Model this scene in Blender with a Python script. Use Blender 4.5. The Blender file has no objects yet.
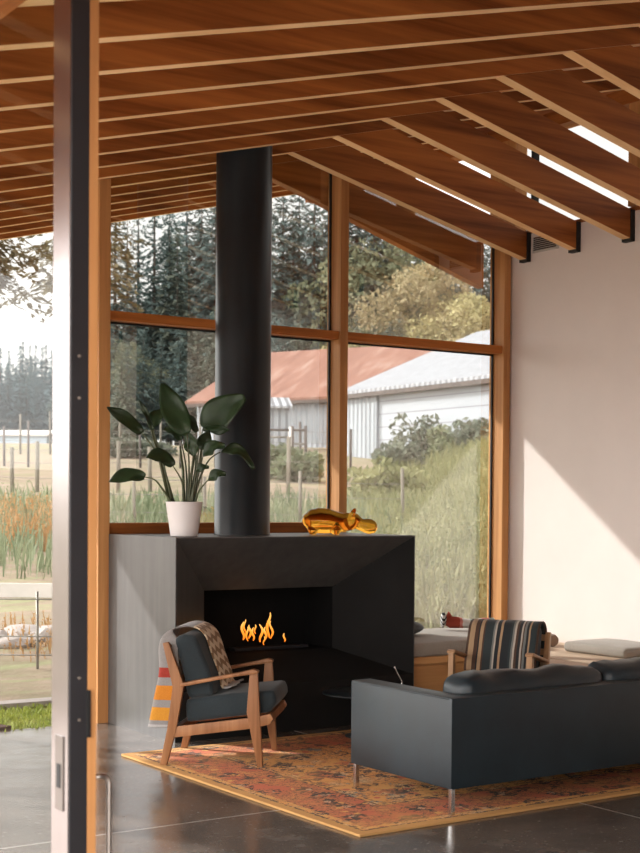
import bpy, bmesh, math, random
from mathutils import Vector, Matrix, noise as mnoise
R = math.radians
random.seed(7)
scene = bpy.context.scene
col = scene.collection
V = Vector

# ------------------------------------------------------------------ camera
FPX, YAW, PITCH, ROLL, CX, CY, CAMH = 1421.126, .6055, -.0223, .0078, 336.893, 532.81, 1.45
cy_, sy_ = math.cos(YAW), math.sin(YAW)
fwd0, right0, up0 = V((sy_, cy_, 0)), V((cy_, -sy_, 0)), V((0, 0, 1))
f2 = fwd0*math.cos(PITCH) + up0*math.sin(PITCH)
u2 = up0*math.cos(PITCH) - fwd0*math.sin(PITCH)
r3 = right0*math.cos(ROLL) + u2*math.sin(ROLL)
u3 = u2*math.cos(ROLL) - right0*math.sin(ROLL)
cam_data = bpy.data.cameras.new('camera')
cam = bpy.data.objects.new('camera', cam_data)
col.objects.link(cam)
m = Matrix((r3, u3, -f2)).transposed().to_4x4()
m.translation = V((0, 0, CAMH))
cam.matrix_world = m
cam_data.sensor_fit = 'VERTICAL'
cam_data.sensor_height = 36.0
cam_data.sensor_width = 36.0*640/853
cam_data.lens = FPX/853*36.0
cam_data.shift_x = -(CX-320)/853
cam_data.shift_y = (CY-426.5)/853
cam_data.clip_start = .05
cam_data.clip_end = 800
cam_data.dof.use_dof = True
cam_data.dof.focus_distance = 8.2
cam_data.dof.aperture_fstop = 5.6
scene.camera = cam

def ray(px, py):
    return r3*((px-CX)/FPX) - u3*((py-CY)/FPX) + f2
CAMP = V((0, 0, CAMH))
def at_depth(px, py, d):               # point seen at a pixel, d metres in front of the camera
    return CAMP + ray(px, py)*d
def on_plane(px, py, p, n):
    r = ray(px, py); p = V(p); n = V(n)
    return CAMP + r*((p-CAMP).dot(n)/r.dot(n))

# ------------------------------------------------------------------ object helpers
def tag(o, label=None, cat=None, group=None, kind=None):
    if label: o['label'] = label
    if cat: o['category'] = cat
    if group: o['group'] = group
    if kind: o['kind'] = kind
    return o
def empty(name, loc=(0, 0, 0), rz=0, parent=None):
    o = bpy.data.objects.new(name, None)
    o.empty_display_size = .1
    col.objects.link(o)
    o.location = loc; o.rotation_euler = (0, 0, rz)
    if parent: o.parent = parent
    return o
def kids(o):
    return [c for c in bpy.data.objects if c.parent == o]
def copy_tree(o, parent=None):
    c = o.copy(); col.objects.link(c); c.parent = parent
    for ch in kids(o): copy_tree(ch, c)
    return c

class MB:
    def __init__(s): s.bm = bmesh.new(); s.uv = None
    def box(s, x0, x1, y0, y1, z0, z1, bev=0):
        bm = bmesh.new()
        vs = [bm.verts.new((x, y, z)) for x in (x0, x1) for y in (y0, y1) for z in (z0, z1)]
        for f in ((0,1,3,2),(4,6,7,5),(0,4,5,1),(2,3,7,6),(0,2,6,4),(1,5,7,3)):
            bm.faces.new([vs[i] for i in f])
        if bev: bmesh.ops.bevel(bm, geom=bm.edges[:], offset=bev, segments=2, affect='EDGES', profile=.6)
        s.add(bm); return s
    def add(s, bm, mat=None):
        if mat: bmesh.ops.transform(bm, matrix=mat, verts=bm.verts[:])
        me = bpy.data.meshes.new('t'); bm.to_mesh(me); bm.free()
        s.bm.from_mesh(me); bpy.data.meshes.remove(me)
    def prism(s, pts, a, b, axis='y', bev=0):
        """polygon pts in the plane across axis, from a to b along it"""
        bm = bmesh.new()
        def P(p, t):
            return {'y': (p[0], t, p[1]), 'x': (t, p[0], p[1]), 'z': (p[0], p[1], t)}[axis]
        A = [bm.verts.new(P(p, a)) for p in pts]; B = [bm.verts.new(P(p, b)) for p in pts]
        bm.faces.new(A); bm.faces.new(B[::-1])
        n = len(pts)
        for i in range(n):
            bm.faces.new((A[i], B[i], B[(i+1) % n], A[(i+1) % n]))
        bmesh.ops.recalc_face_normals(bm, faces=bm.faces[:])
        if bev: bmesh.ops.bevel(bm, geom=bm.edges[:], offset=bev, segments=2, affect='EDGES', profile=.6)
        s.add(bm); return s
    def tube(s, pts, rad, n=10, cap=True, smooth=True):
        pts = [V(p) for p in pts]
        if not isinstance(rad, (list, tuple)): rad = [rad]*len(pts)
        bm = s.bm; rings = []
        t0 = (pts[1]-pts[0]).normalized()
        ref = V((0, 0, 1)) if abs(t0.z) < .9 else V((1, 0, 0))
        u = t0.cross(ref).normalized()
        for i, p in enumerate(pts):
            t = ((pts[min(i+1, len(pts)-1)]-p).normalized() + (p-pts[max(i-1, 0)]).normalized())
            t = t.normalized() if t.length > 1e-6 else t0
            u = (u - t*u.dot(t)).normalized(); w = t.cross(u)
            rings.append([bm.verts.new(p + (u*math.cos(a)+w*math.sin(a))*rad[i]) for a in [2*math.pi*k/n for k in range(n)]])
        for A, B in zip(rings, rings[1:]):
            for k in range(n):
                f = bm.faces.new((A[k], A[(k+1) % n], B[(k+1) % n], B[k])); f.smooth = smooth
        if cap:
            bm.faces.new(rings[0][::-1]); bm.faces.new(rings[-1])
        return s
    def lathe(s, prof, c=(0, 0, 0), n=40, smooth=True):
        bm = s.bm; rings = []
        for r, z in prof:
            rings.append([bm.verts.new((c[0]+r*math.cos(2*math.pi*k/n), c[1]+r*math.sin(2*math.pi*k/n), c[2]+z)) for k in range(n)])
        for A, B in zip(rings, rings[1:]):
            for k in range(n):
                f = bm.faces.new((A[k], A[(k+1) % n], B[(k+1) % n], B[k])); f.smooth = smooth
        bm.faces.new(rings[0][::-1]); bm.faces.new(rings[-1])
        return s
    def grid(s, fn, nu, nv, uv=False, close=False, smooth=True):
        bm = s.bm
        lay = bm.loops.layers.uv.verify() if uv else None
        vs = [[bm.verts.new(fn(i/nu, j/nv)) for j in range(nv+1)] for i in range(nu+1)]
        for i in range(nu):
            for j in range(nv):
                f = bm.faces.new((vs[i][j], vs[i+1][j], vs[i+1][j+1], vs[i][j+1])); f.smooth = smooth
                if uv:
                    for l, (a, b) in zip(f.loops, ((i, j), (i+1, j), (i+1, j+1), (i, j+1))):
                        l[lay].uv = (a/nu, b/nv)
        return s
    def build(s, name, mat, parent=None, smooth=None, loc=None, rot=None, solid=0, sub=0, bevel=0, recalc=False):
        if recalc: bmesh.ops.recalc_face_normals(s.bm, faces=s.bm.faces[:])
        me = bpy.data.meshes.new(name); s.bm.to_mesh(me); s.bm.free()
        o = bpy.data.objects.new(name, me); col.objects.link(o)
        if mat: me.materials.append(mat)
        if smooth is not None:
            for p in me.polygons: p.use_smooth = True
            me.set_sharp_from_angle(angle=R(smooth))
        if parent: o.parent = parent
        if loc: o.location = loc
        if rot: o.rotation_euler = rot
        if solid:
            md = o.modifiers.new('thickness', 'SOLIDIFY'); md.thickness = solid; md.offset = 0
        if bevel:
            md = o.modifiers.new('bevel', 'BEVEL'); md.width = bevel; md.segments = 3; md.limit_method = 'ANGLE'
        if sub:
            md = o.modifiers.new('smooth', 'SUBSURF'); md.levels = sub; md.render_levels = sub
        return o

# ------------------------------------------------------------------ materials
def srgb(r, g, b):
    f = lambda c: (c/255/12.92 if c/255 <= .04045 else ((c/255+.055)/1.055)**2.4)
    return (f(r), f(g), f(b), 1)
class NT:
    def __init__(s, name):
        s.m = bpy.data.materials.new(name); s.m.use_nodes = True
        s.t = s.m.node_tree; s.t.nodes.clear()
        s.out = s.n('ShaderNodeOutputMaterial')
    def n(s, typ, **kw):
        nd = s.t.nodes.new(typ)
        for k, v in kw.items(): setattr(nd, k, v)
        return nd
    def l(s, a, b): s.t.links.new(a, b)
    def val(s, sock, v):
        if hasattr(v, 'is_output') or isinstance(v, bpy.types.NodeSocket): s.l(v, sock)
        else: sock.default_value = v
    def math(s, op, a, b=0, c=None, clamp=False):
        nd = s.n('ShaderNodeMath', operation=op); nd.use_clamp = clamp
        s.val(nd.inputs[0], a); s.val(nd.inputs[1], b)
        if c is not None: s.val(nd.inputs[2], c)
        return nd.outputs[0]
    def mix(s, fac, a, b, blend='MIX'):
        nd = s.n('ShaderNodeMix', data_type='RGBA', blend_type=blend)
        s.val(nd.inputs[0], fac); s.val(nd.inputs[6], a); s.val(nd.inputs[7], b)
        return nd.outputs[2]
    def coords(s, kind='Object', scale=(1, 1, 1), rnd=0):
        tc = s.n('ShaderNodeTexCoord')
        mp = s.n('ShaderNodeMapping'); mp.inputs['Scale'].default_value = scale
        v = tc.outputs[kind]
        if rnd:
            oi = s.n('ShaderNodeObjectInfo')
            ad = s.n('ShaderNodeVectorMath', operation='ADD')
            cb = s.n('ShaderNodeCombineXYZ')
            k = s.math('MULTIPLY', oi.outputs['Random'], rnd)
            for i in range(3): s.l(k, cb.inputs[i])
            s.l(v, ad.inputs[0]); s.l(cb.outputs[0], ad.inputs[1]); v = ad.outputs[0]
        s.l(v, mp.inputs['Vector']); return mp.outputs[0]
    def noise(s, vec, scale, detail=3, rough=.5, dist=0):
        nd = s.n('ShaderNodeTexNoise'); nd.inputs['Scale'].default_value = scale
        nd.inputs['Detail'].default_value = detail; nd.inputs['Roughness'].default_value = rough
        nd.inputs['Distortion'].default_value = dist
        s.l(vec, nd.inputs['Vector']); return nd.outputs['Fac']
    def ramp(s, fac, stops, interp='LINEAR'):
        nd = s.n('ShaderNodeValToRGB'); nd.color_ramp.interpolation = interp
        cr = nd.color_ramp
        while len(cr.elements) > 1: cr.elements.remove(cr.elements[-1])
        cr.elements[0].position = stops[0][0]; cr.elements[0].color = stops[0][1]
        for p, c in stops[1:]:
            e = cr.elements.new(p); e.color = c
        s.val(nd.inputs[0], fac); return nd.outputs[0]
    def bsdf(s, color, rough=.5, metal=0, spec=.5, bump=None, bstr=.2, bdist=.01, **kw):
        b = s.n('ShaderNodeBsdfPrincipled')
        s.val(b.inputs['Base Color'], color); s.val(b.inputs['Roughness'], rough)
        b.inputs['Metallic'].default_value = metal; b.inputs['Specular IOR Level'].default_value = spec
        for k, v in kw.items(): s.val(b.inputs[k.replace('_', ' ')], v)
        if bump is not None:
            bp = s.n('ShaderNodeBump'); bp.inputs['Strength'].default_value = bstr; bp.inputs['Distance'].default_value = bdist
            s.l(bump, bp.inputs['Height']); s.l(bp.outputs[0], b.inputs['Normal'])
        s.l(b.outputs[0], s.out.inputs[0]); return b

def plain(name, c, rough=.5, metal=0, spec=.5, var=.12, scale=8, bstr=.05):
    t = NT(name); v = t.coords('Object')
    f = t.noise(v, scale, 4)
    dk = tuple(x*(1-var) for x in c[:3])+(1,); lt = tuple(min(1, x*(1+var)) for x in c[:3])+(1,)
    t.bsdf(t.ramp(f, [(.3, dk), (.7, lt)]), rough, metal, spec, bump=f, bstr=bstr)
    return t.m
def wood(name, c1, c2, axis=0, rough=.58, fine=1.0, spec=.22):
    t = NT(name)
    a = [16*fine]*3; a[axis] = .7*fine
    b = [5*fine]*3; b[axis] = .25*fine
    v = t.coords('Object', tuple(a), rnd=31); w = t.coords('Object', tuple(b), rnd=17)
    f1 = t.noise(v, 2.2, 5, .6, .4); f2_ = t.noise(w, 1.6, 2, .5)
    mid = tuple((x+y)/2 for x, y in zip(c1, c2))
    c = t.mix(.55, t.ramp(f1, [(.32, c1), (.5, mid), (.68, c2)]), t.ramp(f2_, [(.40, c1), (.60, c2)]))
    oi = t.n('ShaderNodeObjectInfo')
    hv = t.n('ShaderNodeHueSaturation'); t.l(c, hv.inputs['Color'])
    t.l(t.math('MULTIPLY_ADD', oi.outputs['Random'], .22, .89), hv.inputs['Value'])
    t.bsdf(hv.outputs[0], rough, 0, spec, bump=f1, bstr=.08, bdist=.003)
    return t.m

FIR1, FIR2 = (.18, .050, .010, 1), (.50, .170, .038, 1)
M = {}
M['fir_x'] = wood('fir_along_x', FIR1, FIR2, 0)
M['fir_y'] = wood('fir_along_y', FIR1, FIR2, 1)
M['fir_z'] = wood('fir_along_z', (.36, .155, .050, 1), (.58, .29, .11, 1), 2)
M['fir_bounce_lit'] = wood('fir_bounce_lit', (.74, .43, .20, 1), (.88, .58, .31, 1), 0)
M['bench_x'] = wood('bench_wood_x', (.46, .23, .085, 1), (.62, .34, .14, 1), 0)
M['bench_y'] = wood('bench_wood_y', (.50, .36, .25, 1), (.62, .47, .34, 1), 1)
M['walnut'] = wood('walnut', (.19, .078, .030, 1), (.36, .17, .075, 1), 2, .42, 1.6)
M['oak'] = wood('oak', (.36, .20, .10, 1), (.52, .31, .16, 1), 2, .42, 1.6)
M['white_wall'] = plain('painted_wall', (.78, .70, .655, 1), .8, 0, .2, .02, 3, .02)
M['alu'] = plain('grey_aluminium', (.34, .32, .32, 1), .22, .95, .5, .04, 20, .01)
M['black_metal'] = plain('black_metal', (.018, .018, .021, 1), .45, .0, .4, .1, 10, .02)
M['chrome'] = plain('chrome', (.62, .61, .60, 1), .18, 1, .5, .03, 10, .0)
M['steel_handle'] = plain('satin_steel', (.42, .40, .38, 1), .32, 1, .5, .04, 10, .0)
M['plate'] = plain('lock_plate_steel', (.20, .185, .175, 1), .3, .9, .5, .04, 10, .0)
M['white_pot'] = plain('white_pot', (.72, .68, .67, 1), .4, 0, .4, .02, 6, .01)
M['rubber'] = plain('dark_gasket', (.02, .018, .017, 1), .6, 0, .3)
M['screw'] = plain('screw', (.5, .45, .38, 1), .35, 1)
M['hole'] = plain('dark_slot', (.004, .004, .004, 1), .8)

def blackened(name, c, rough, metal):
    t = NT(name); v = t.coords('Object')
    f = t.noise(v, 3, 5, .6, .3)
    w = t.coords('Object', (9, 9, .6)); g = t.noise(w, 2, 3)
    k = t.math('MULTIPLY', t.math('ADD', f, g), .5)
    t.bsdf(t.ramp(k, [(.35, tuple(x*.75 for x in c[:3])+(1,)), (.65, tuple(x*1.25 for x in c[:3])+(1,))]),
           t.math('MULTIPLY_ADD', f, .12, rough-.06), metal, .5, IOR=(1.6 if c[0] > .03 else 1.45))
    return t.m
M['steel'] = blackened('blackened_steel', (.072, .070, .067, 1), .42, .0)
M['steel_shaded'] = plain('shaded_steel', (.014, .0135, .013, 1), .75, 0, .12, .15, 4)  # body steel again, with the shade on these faces put into its colour
M['firebox'] = plain('soot_black', (.008, .008, .008, 1), .9, 0, .1)
M['flue'] = blackened('flue_steel', (.012, .018, .022, 1), .34, .0)

def concrete():
    t = NT('polished_concrete')
    v = t.coords('Object')
    f = t.noise(v, .9, 6, .62, .6); g = t.noise(v, 6, 6, .6); h = t.noise(v, 40, 3, .6)
    c = t.ramp(f, [(.3, (.062, .052, .044, 1)), (.5, (.105, .089, .075, 1)), (.7, (.18, .153, .13, 1))])
    c = t.mix(.35, c, t.ramp(g, [(.35, (.05, .043, .037, 1)), (.65, (.18, .157, .135, 1))]))
    c = t.mix(t.math('GREATER_THAN', h, .66), c, (.22, .2, .185, 1))
    # saw-cut control joints
    sp = t.n('ShaderNodeSeparateXYZ'); t.l(v, sp.inputs[0])
    def joint(sock, off, per):
        q = t.math('PINGPONG', t.math('ADD', sock, off), per/2)
        return t.math('LESS_THAN', q, .006)
    j = t.math('MAXIMUM', joint(sp.outputs[0], -4.87+3.1*4, 3.1), joint(sp.outputs[1], -2.2+3.4*4, 3.4))
    c = t.mix(j, c, (.40, .37, .34, 1))
    r = t.ramp(g, [(.3, (.13, .13, .13, 1)), (.7, (.27, .27, .27, 1))])
    t.bsdf(c, r, 0, .55, bump=h, bstr=.02, bdist=.002)
    return t.m
M['concrete'] = concrete()

M['patio'] = plain('patio_concrete', (.66, .58, .52, 1), .85, 0, .2, .08, 3, .1)
def fabric(name, c, rough=.9, weave=220, var=.25):
    t = NT(name); v = t.coords('Object')
    n1 = t.noise(v, weave, 2, .6); n2 = t.noise(v, 5, 3)
    k = t.math('MULTIPLY_ADD', n1, .7, t.math('MULTIPLY', n2, .3))
    t.bsdf(t.ramp(k, [(.3, tuple(x*(1-var) for x in c[:3])+(1,)), (.7, tuple(min(1, x*(1+var)) for x in c[:3])+(1,))]),
           rough, 0, .25, bump=n1, bstr=.25, bdist=.002, Sheen_Weight=.15)
    return t.m
M['navy'] = fabric('charcoal_blue_fabric', (.022, .030, .034, 1))
M['seat_fabric'] = fabric('taupe_seat_fabric', (.30, .265, .225, 1))
M['grey_pillow'] = fabric('slate_pillow_fabric', (.13, .15, .16, 1))
M['brown_fabric'] = fabric('brown_bolster_fabric', (.24, .16, .11, 1))
def leather():
    t = NT('black_leather'); v = t.coords('Object')
    vo = t.n('ShaderNodeTexVoronoi'); vo.inputs['Scale'].default_value = 260; t.l(v, vo.inputs['Vector'])
    f = t.noise(v, 4, 5, .6)
    t.bsdf(t.ramp(f, [(.3, (.008, .0145, .019, 1)), (.7, (.015, .027, .035, 1))]), t.math('MULTIPLY_ADD', f, .16, .34), 0, .5,
           bump=t.math('ADD', vo.outputs['Distance'], t.math('MULTIPLY', f, 2.0)), bstr=.10, bdist=.004)
    return t.m
M['leather'] = leather()

def glass(name, k=1.0, tint=(.95, .97, .96, 1), ior=1.5):
    t = NT(name)
    fr = t.n('ShaderNodeFresnel'); fr.inputs['IOR'].default_value = ior
    ge = t.n('ShaderNodeNewGeometry')
    fac = t.math('MULTIPLY', t.math('MULTIPLY', fr.outputs[0], k, clamp=True), t.math('SUBTRACT', 1, ge.outputs['Backfacing']))
    tr = t.n('ShaderNodeBsdfTransparent'); tr.inputs[0].default_value = tint
    gl = t.n('ShaderNodeBsdfGlossy'); gl.inputs['Roughness'].default_value = 0; gl.inputs['Color'].default_value = (1, 1, 1, 1)
    mx = t.n('ShaderNodeMixShader'); t.l(fac, mx.inputs[0]); t.l(tr.outputs[0], mx.inputs[1]); t.l(gl.outputs[0], mx.inputs[2])
    t.l(mx.outputs[0], t.out.inputs[0]); return t.m
M['glass'] = glass('window_glass', 5.0)
M['door_glass'] = glass('door_glass', .28)

def amber():
    t = NT('amber_glass')
    b = t.bsdf((1.0, .47, .055, 1), .03, 0, .5, Transmission_Weight=1.0, IOR=1.16)
    return t.m
M['amber'] = amber()
def flame():
    t = NT('flame'); tc = t.n('ShaderNodeTexCoord'); sp = t.n('ShaderNodeSeparateXYZ'); t.l(tc.outputs['Generated'], sp.inputs[0])
    e = t.n('ShaderNodeEmission'); t.l(t.ramp(sp.outputs[2], [(0, (1, .20, .012, 1)), (.5, (1, .30, .03, 1)), (1, (1, .5, .12, 1))]), e.inputs[0])
    e.inputs[1].default_value = .75
    t.l(e.outputs[0], t.out.inputs[0]); return t.m
M['flame'] = flame()

def rug_mat(hx, hy):
    t = NT('persian_rug'); v = t.coords('Object')
    sp = t.n('ShaderNodeSeparateXYZ'); t.l(v, sp.inputs[0])
    ax = t.math('SUBTRACT', hx, t.math('ABSOLUTE', sp.outputs[0])); ay = t.math('SUBTRACT', hy, t.math('ABSOLUTE', sp.outputs[1]))
    d = t.math('MINIMUM', ax, ay)
    n0 = t.noise(v, 6, 4, .6); scr = t.noise(v, 34, 3, .6); scr2 = t.noise(t.coords('Object', (1, 1.7, 1)), 22, 3, .65, .8)
    dj = t.math('ADD', d, t.math('MULTIPLY_ADD', scr, .03, -.015))
    och, org, red, navy, teal, crm = (.64, .34, .11, 1), (.66, .285, .09, 1), (.50, .12, .07, 1), (.040, .034, .042, 1), (.20, .215, .20, 1), (.64, .46, .27, 1)
    def vor(scale, amt=.2, seed=0):
        ds = t.n('ShaderNodeVectorMath', operation='ADD')
        nn = t.n('ShaderNodeTexNoise'); nn.inputs['Scale'].default_value = 9; nn.inputs['Detail'].default_value = 4; t.l(v, nn.inputs['Vector'])
        sc = t.n('ShaderNodeVectorMath', operation='SCALE'); t.l(nn.outputs['Color'], sc.inputs[0]); sc.inputs['Scale'].default_value = amt
        of = t.n('ShaderNodeVectorMath', operation='ADD'); t.l(v, of.inputs[0]); of.inputs[1].default_value = (seed, seed*.7, 0)
        t.l(of.outputs[0], ds.inputs[0]); t.l(sc.outputs[0], ds.inputs[1])
        vo = t.n('ShaderNodeTexVoronoi'); vo.inputs['Scale'].default_value = scale; vo.inputs['Randomness'].default_value = .8
        t.l(ds.outputs[0], vo.inputs['Vector'])
        se = t.n('ShaderNodeSeparateColor'); t.l(vo.outputs['Color'], se.inputs[0])
        return vo.outputs['Distance'], se.outputs[0], se.outputs[1]
    def AND(*a):
        r = a[0]
        for b in a[1:]: r = t.math('MULTIPLY', r, b)
        return r
    LT = lambda a, b: t.math('LESS_THAN', a, b)
    GT = lambda a, b: t.math('GREATER_THAN', a, b)
    A, A1, A2 = vor(3.2); B, B1, B2 = vor(5.5, .16, 3.1); C_, C1, C2 = vor(12, .1, 7.7)
    base = t.ramp(n0, [(.3, och), (.5, org), (.7, crm)])
    # faded red clouds and grey-blue palmettes
    base = t.mix(t.math('MULTIPLY', AND(LT(A, .34), GT(A1, .45)), .75), base, red)
    base = t.mix(AND(LT(B, .30), GT(B1, .70), GT(scr, .46)), base, teal)
    # dark broken flower drawing
    ring = AND(GT(A, .13), LT(A, .29), GT(scr2, .475))
    base = t.mix(ring, base, navy)
    base = t.mix(AND(LT(B, .36), LT(B1, .55), GT(scr2, .48)), base, navy)
    base = t.mix(AND(LT(B, .10), GT(scr, .45)), base, crm)
    base = t.mix(AND(LT(C_, .30), GT(C1, .52), GT(scr, .475)), base, navy)
    base = t.mix(AND(LT(C_, .30), LT(C1, .25)), base, red)
    cont = LT(t.math('ABSOLUTE', t.math('SUBTRACT', scr2, .5)), .022)
    base = t.mix(AND(cont, GT(n0, .45)), base, navy)
    base = t.mix(AND(LT(C_, .34), GT(C1, .25), LT(C1, .5), GT(scr, .5)), base, teal)
    # border: red band carrying dark palmettes
    bord = t.mix(t.ramp(n0, [(.4, (0, 0, 0, 1)), (.6, (1, 1, 1, 1))]), red, (.56, .21, .085, 1))
    bord = t.mix(AND(LT(B, .40), GT(scr2, .47)), bord, navy)
    bord = t.mix(AND(cont, GT(n0, .42)), bord, navy)
    bord = t.mix(AND(LT(B, .17), GT(scr, .47)), bord, (.52, .33, .22, 1))
    bord = t.mix(AND(LT(C_, .25), GT(C1, .5), GT(scr, .46)), bord, och)
    c = t.mix(AND(GT(dj, .10), LT(dj, .42)), base, bord)
    c = t.mix(LT(dj, .05), c, (.48, .255, .085, 1))
    for a, b, cc in ((.05, .066, navy), (.066, .10, och), (.42, .435, navy), (.455, .467, navy)):
        c = t.mix(AND(GT(dj, a), LT(dj, b), GT(scr, .49)), c, cc)
    wear = t.noise(v, 2.4, 5, .65)
    c = t.mix(t.ramp(wear, [(.50, (0, 0, 0, 1)), (.72, (.6, .6, .6, 1))]), c, och)
    fine = t.noise(v, 150, 2)
    c = t.mix(t.math('MULTIPLY', fine, .22), c, crm)
    t.bsdf(c, .95, 0, .15, bump=fine, bstr=.3, bdist=.003)
    return t.m

def throw_mat():
    """wool throw: chevrons on the front fall, grey with red and orange bands on the back fall (uv.v runs along it from the back hem)"""
    t = NT('chevron_throw'); uv = t.n('ShaderNodeUVMap'); sp = t.n('ShaderNodeSeparateXYZ'); t.l(uv.outputs[0], sp.inputs[0])
    u, v = sp.outputs[0], sp.outputs[1]
    grey, red, orange, yel, beige, brown = (.25, .235, .225, 1), (.30, .04, .028, 1), (.52, .19, .025, 1), (.54, .24, .03, 1), (.66, .54, .38, 1), (.27, .165, .085, 1)
    K = 'CONSTANT'
    c = t.ramp(v, [(0, (.42, .40, .39, 1)), (.02, grey), (.045, yel), (.105, grey), (.14, orange), (.21, grey), (.25, red), (.295, grey), (.62, beige)], K)
    zz = t.math('PINGPONG', t.math('MULTIPLY', u, 5), .5)
    ph = t.math('FRACT', t.math('ADD', t.math('MULTIPLY', v, 15), t.math('MULTIPLY', zz, .85)))
    chev = t.mix(t.math('GREATER_THAN', ph, .5), beige, brown)
    c = t.mix(t.math('GREATER_THAN', v, .60), c, chev)
    c = t.mix(t.math('GREATER_THAN', v, .955), c, (.45, .42, .41, 1))
    f = t.noise(t.coords('Object'), 160, 2)
    c = t.mix(.25, c, t.mix(f, (.05, .05, .05, 1), (.8, .8, .8, 1)), 'OVERLAY')
    t.bsdf(c, .95, 0, .15, bump=f, bstr=.4, bdist=.003, Sheen_Weight=.2)
    return t.m
def serape_mat():
    t = NT('striped_throw'); uv = t.n('ShaderNodeUVMap'); sp = t.n('ShaderNodeSeparateXYZ'); t.l(uv.outputs[0], sp.inputs[0])
    u = t.math('ADD', sp.outputs[0], t.math('MULTIPLY_ADD', t.noise(t.coords('Object'), 6, 2), .02, -.01))
    dk, tn, gr, cr, br, nv = (.030, .033, .036, 1), (.40, .27, .16, 1), (.17, .18, .17, 1), (.44, .39, .33, 1), (.085, .05, .035, 1), (.036, .046, .048, 1)
    st = [(0, br), (.03, tn), (.10, br), (.15, dk), (.17, tn), (.215, br), (.24, nv), (.36, gr), (.385, cr), (.41, dk), (.46, tn), (.49, dk),
          (.60, nv), (.63, gr), (.66, cr), (.685, br), (.72, dk), (.76, cr), (.785, br), (.80, gr), (.83, dk), (.86, tn), (.885, nv), (.97, br)]
    c = t.ramp(u, st, 'CONSTANT')
    f = t.noise(t.coords('Object'), 160, 2)
    c = t.mix(.2, c, t.mix(f, (.05, .05, .05, 1), (.8, .8, .8, 1)), 'OVERLAY')
    t.bsdf(c, .95, 0, .15, bump=f, bstr=.4, bdist=.003, Sheen_Weight=.15)
    return t.m
M['throw'] = throw_mat(); M['serape'] = serape_mat()

def leaf_mat(name, c1, c2, rough=.4, scale=3, rnd=True, spec=.5, trans=0):
    t = NT(name); v = t.coords('Object', rnd=5)
    f = t.noise(v, scale, 3)
    c = t.ramp(f, [(.3, c1), (.7, c2)])
    if rnd:
        oi = t.n('ShaderNodeObjectInfo'); hv = t.n('ShaderNodeHueSaturation'); t.l(c, hv.inputs['Color'])
        t.l(t.math('MULTIPLY_ADD', oi.outputs['Random'], .4, .8), hv.inputs['Value'])
        t.l(t.math('MULTIPLY_ADD', oi.outputs['Random'], .03, .485), hv.inputs['Hue']); c = hv.outputs[0]
    b = t.bsdf(c, rough, 0, spec)
    if trans:
        tl = t.n('ShaderNodeBsdfTranslucent'); t.l(c, tl.inputs[0])
        mx = t.n('ShaderNodeMixShader'); mx.inputs[0].default_value = trans
        t.l(b.outputs[0], mx.inputs[1]); t.l(tl.outputs[0], mx.inputs[2]); t.l(mx.outputs[0], t.out.inputs[0])
    return t.m
M['plant_leaf'] = leaf_mat('plant_leaf', (.016, .032, .013, 1), (.030, .056, .022, 1), .4, 12, spec=.35, trans=.12)
M['plant_stem'] = leaf_mat('plant_stem', (.04, .055, .022, 1), (.085, .095, .04, 1), .5, 9)
M['conifer'] = leaf_mat('conifer_needles', (.058, .088, .083, 1), (.125, .160, .148, 1), .8, .5, spec=.2, trans=.2)  # distance haze mixed into the needle colour, greyed and lightened
M['conifer_olive'] = leaf_mat('olive_needles', (.095, .115, .09, 1), (.17, .185, .14, 1), .8, .6, spec=.2, trans=.2)
M['brown_needles'] = leaf_mat('brown_needles', (.10, .085, .045, 1), (.20, .165, .09, 1), .8, .6, spec=.2, trans=.2)
M['hill_conifer'] = leaf_mat('hill_conifer_needles', (.055, .085, .09, 1), (.09, .13, .135, 1), .9, .3, spec=.1, trans=.1)  # haze over the far hill put into the colour as a blue tint
M['autumn'] = leaf_mat('autumn_leaves', (.29, .255, .13, 1), (.48, .39, .22, 1), .7, .5, spec=.2, trans=.3)
M['autumn_green'] = leaf_mat('turning_leaves', (.13, .145, .09, 1), (.24, .235, .145, 1), .7, .5, spec=.2, trans=.3)
M['bark'] = plain('bark', (.075, .06, .05, 1), .9, 0, .1, .4, 4)
M['bush'] = leaf_mat('bramble_leaves', (.085, .105, .075, 1), (.20, .21, .155, 1), .7, 2, spec=.2, trans=.2)
M['weed'] = leaf_mat('weed_leaves', (.12, .135, .05, 1), (.30, .285, .14, 1), .7, .9, rnd=False, spec=.2, trans=.3)
M['weed_green'] = leaf_mat('green_weed_leaves', (.09, .125, .065, 1), (.23, .245, .145, 1), .7, .9, rnd=False, spec=.2, trans=.3)
M['orange_weed'] = leaf_mat('orange_weed_leaves', (.30, .15, .05, 1), (.44, .28, .14, 1), .7, 1.2, rnd=False, spec=.2, trans=.3)
M['lawn'] = leaf_mat('lawn_grass', (.20, .25, .04, 1), (.36, .38, .08, 1), .7, 5, rnd=False, spec=.2, trans=.3)

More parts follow.
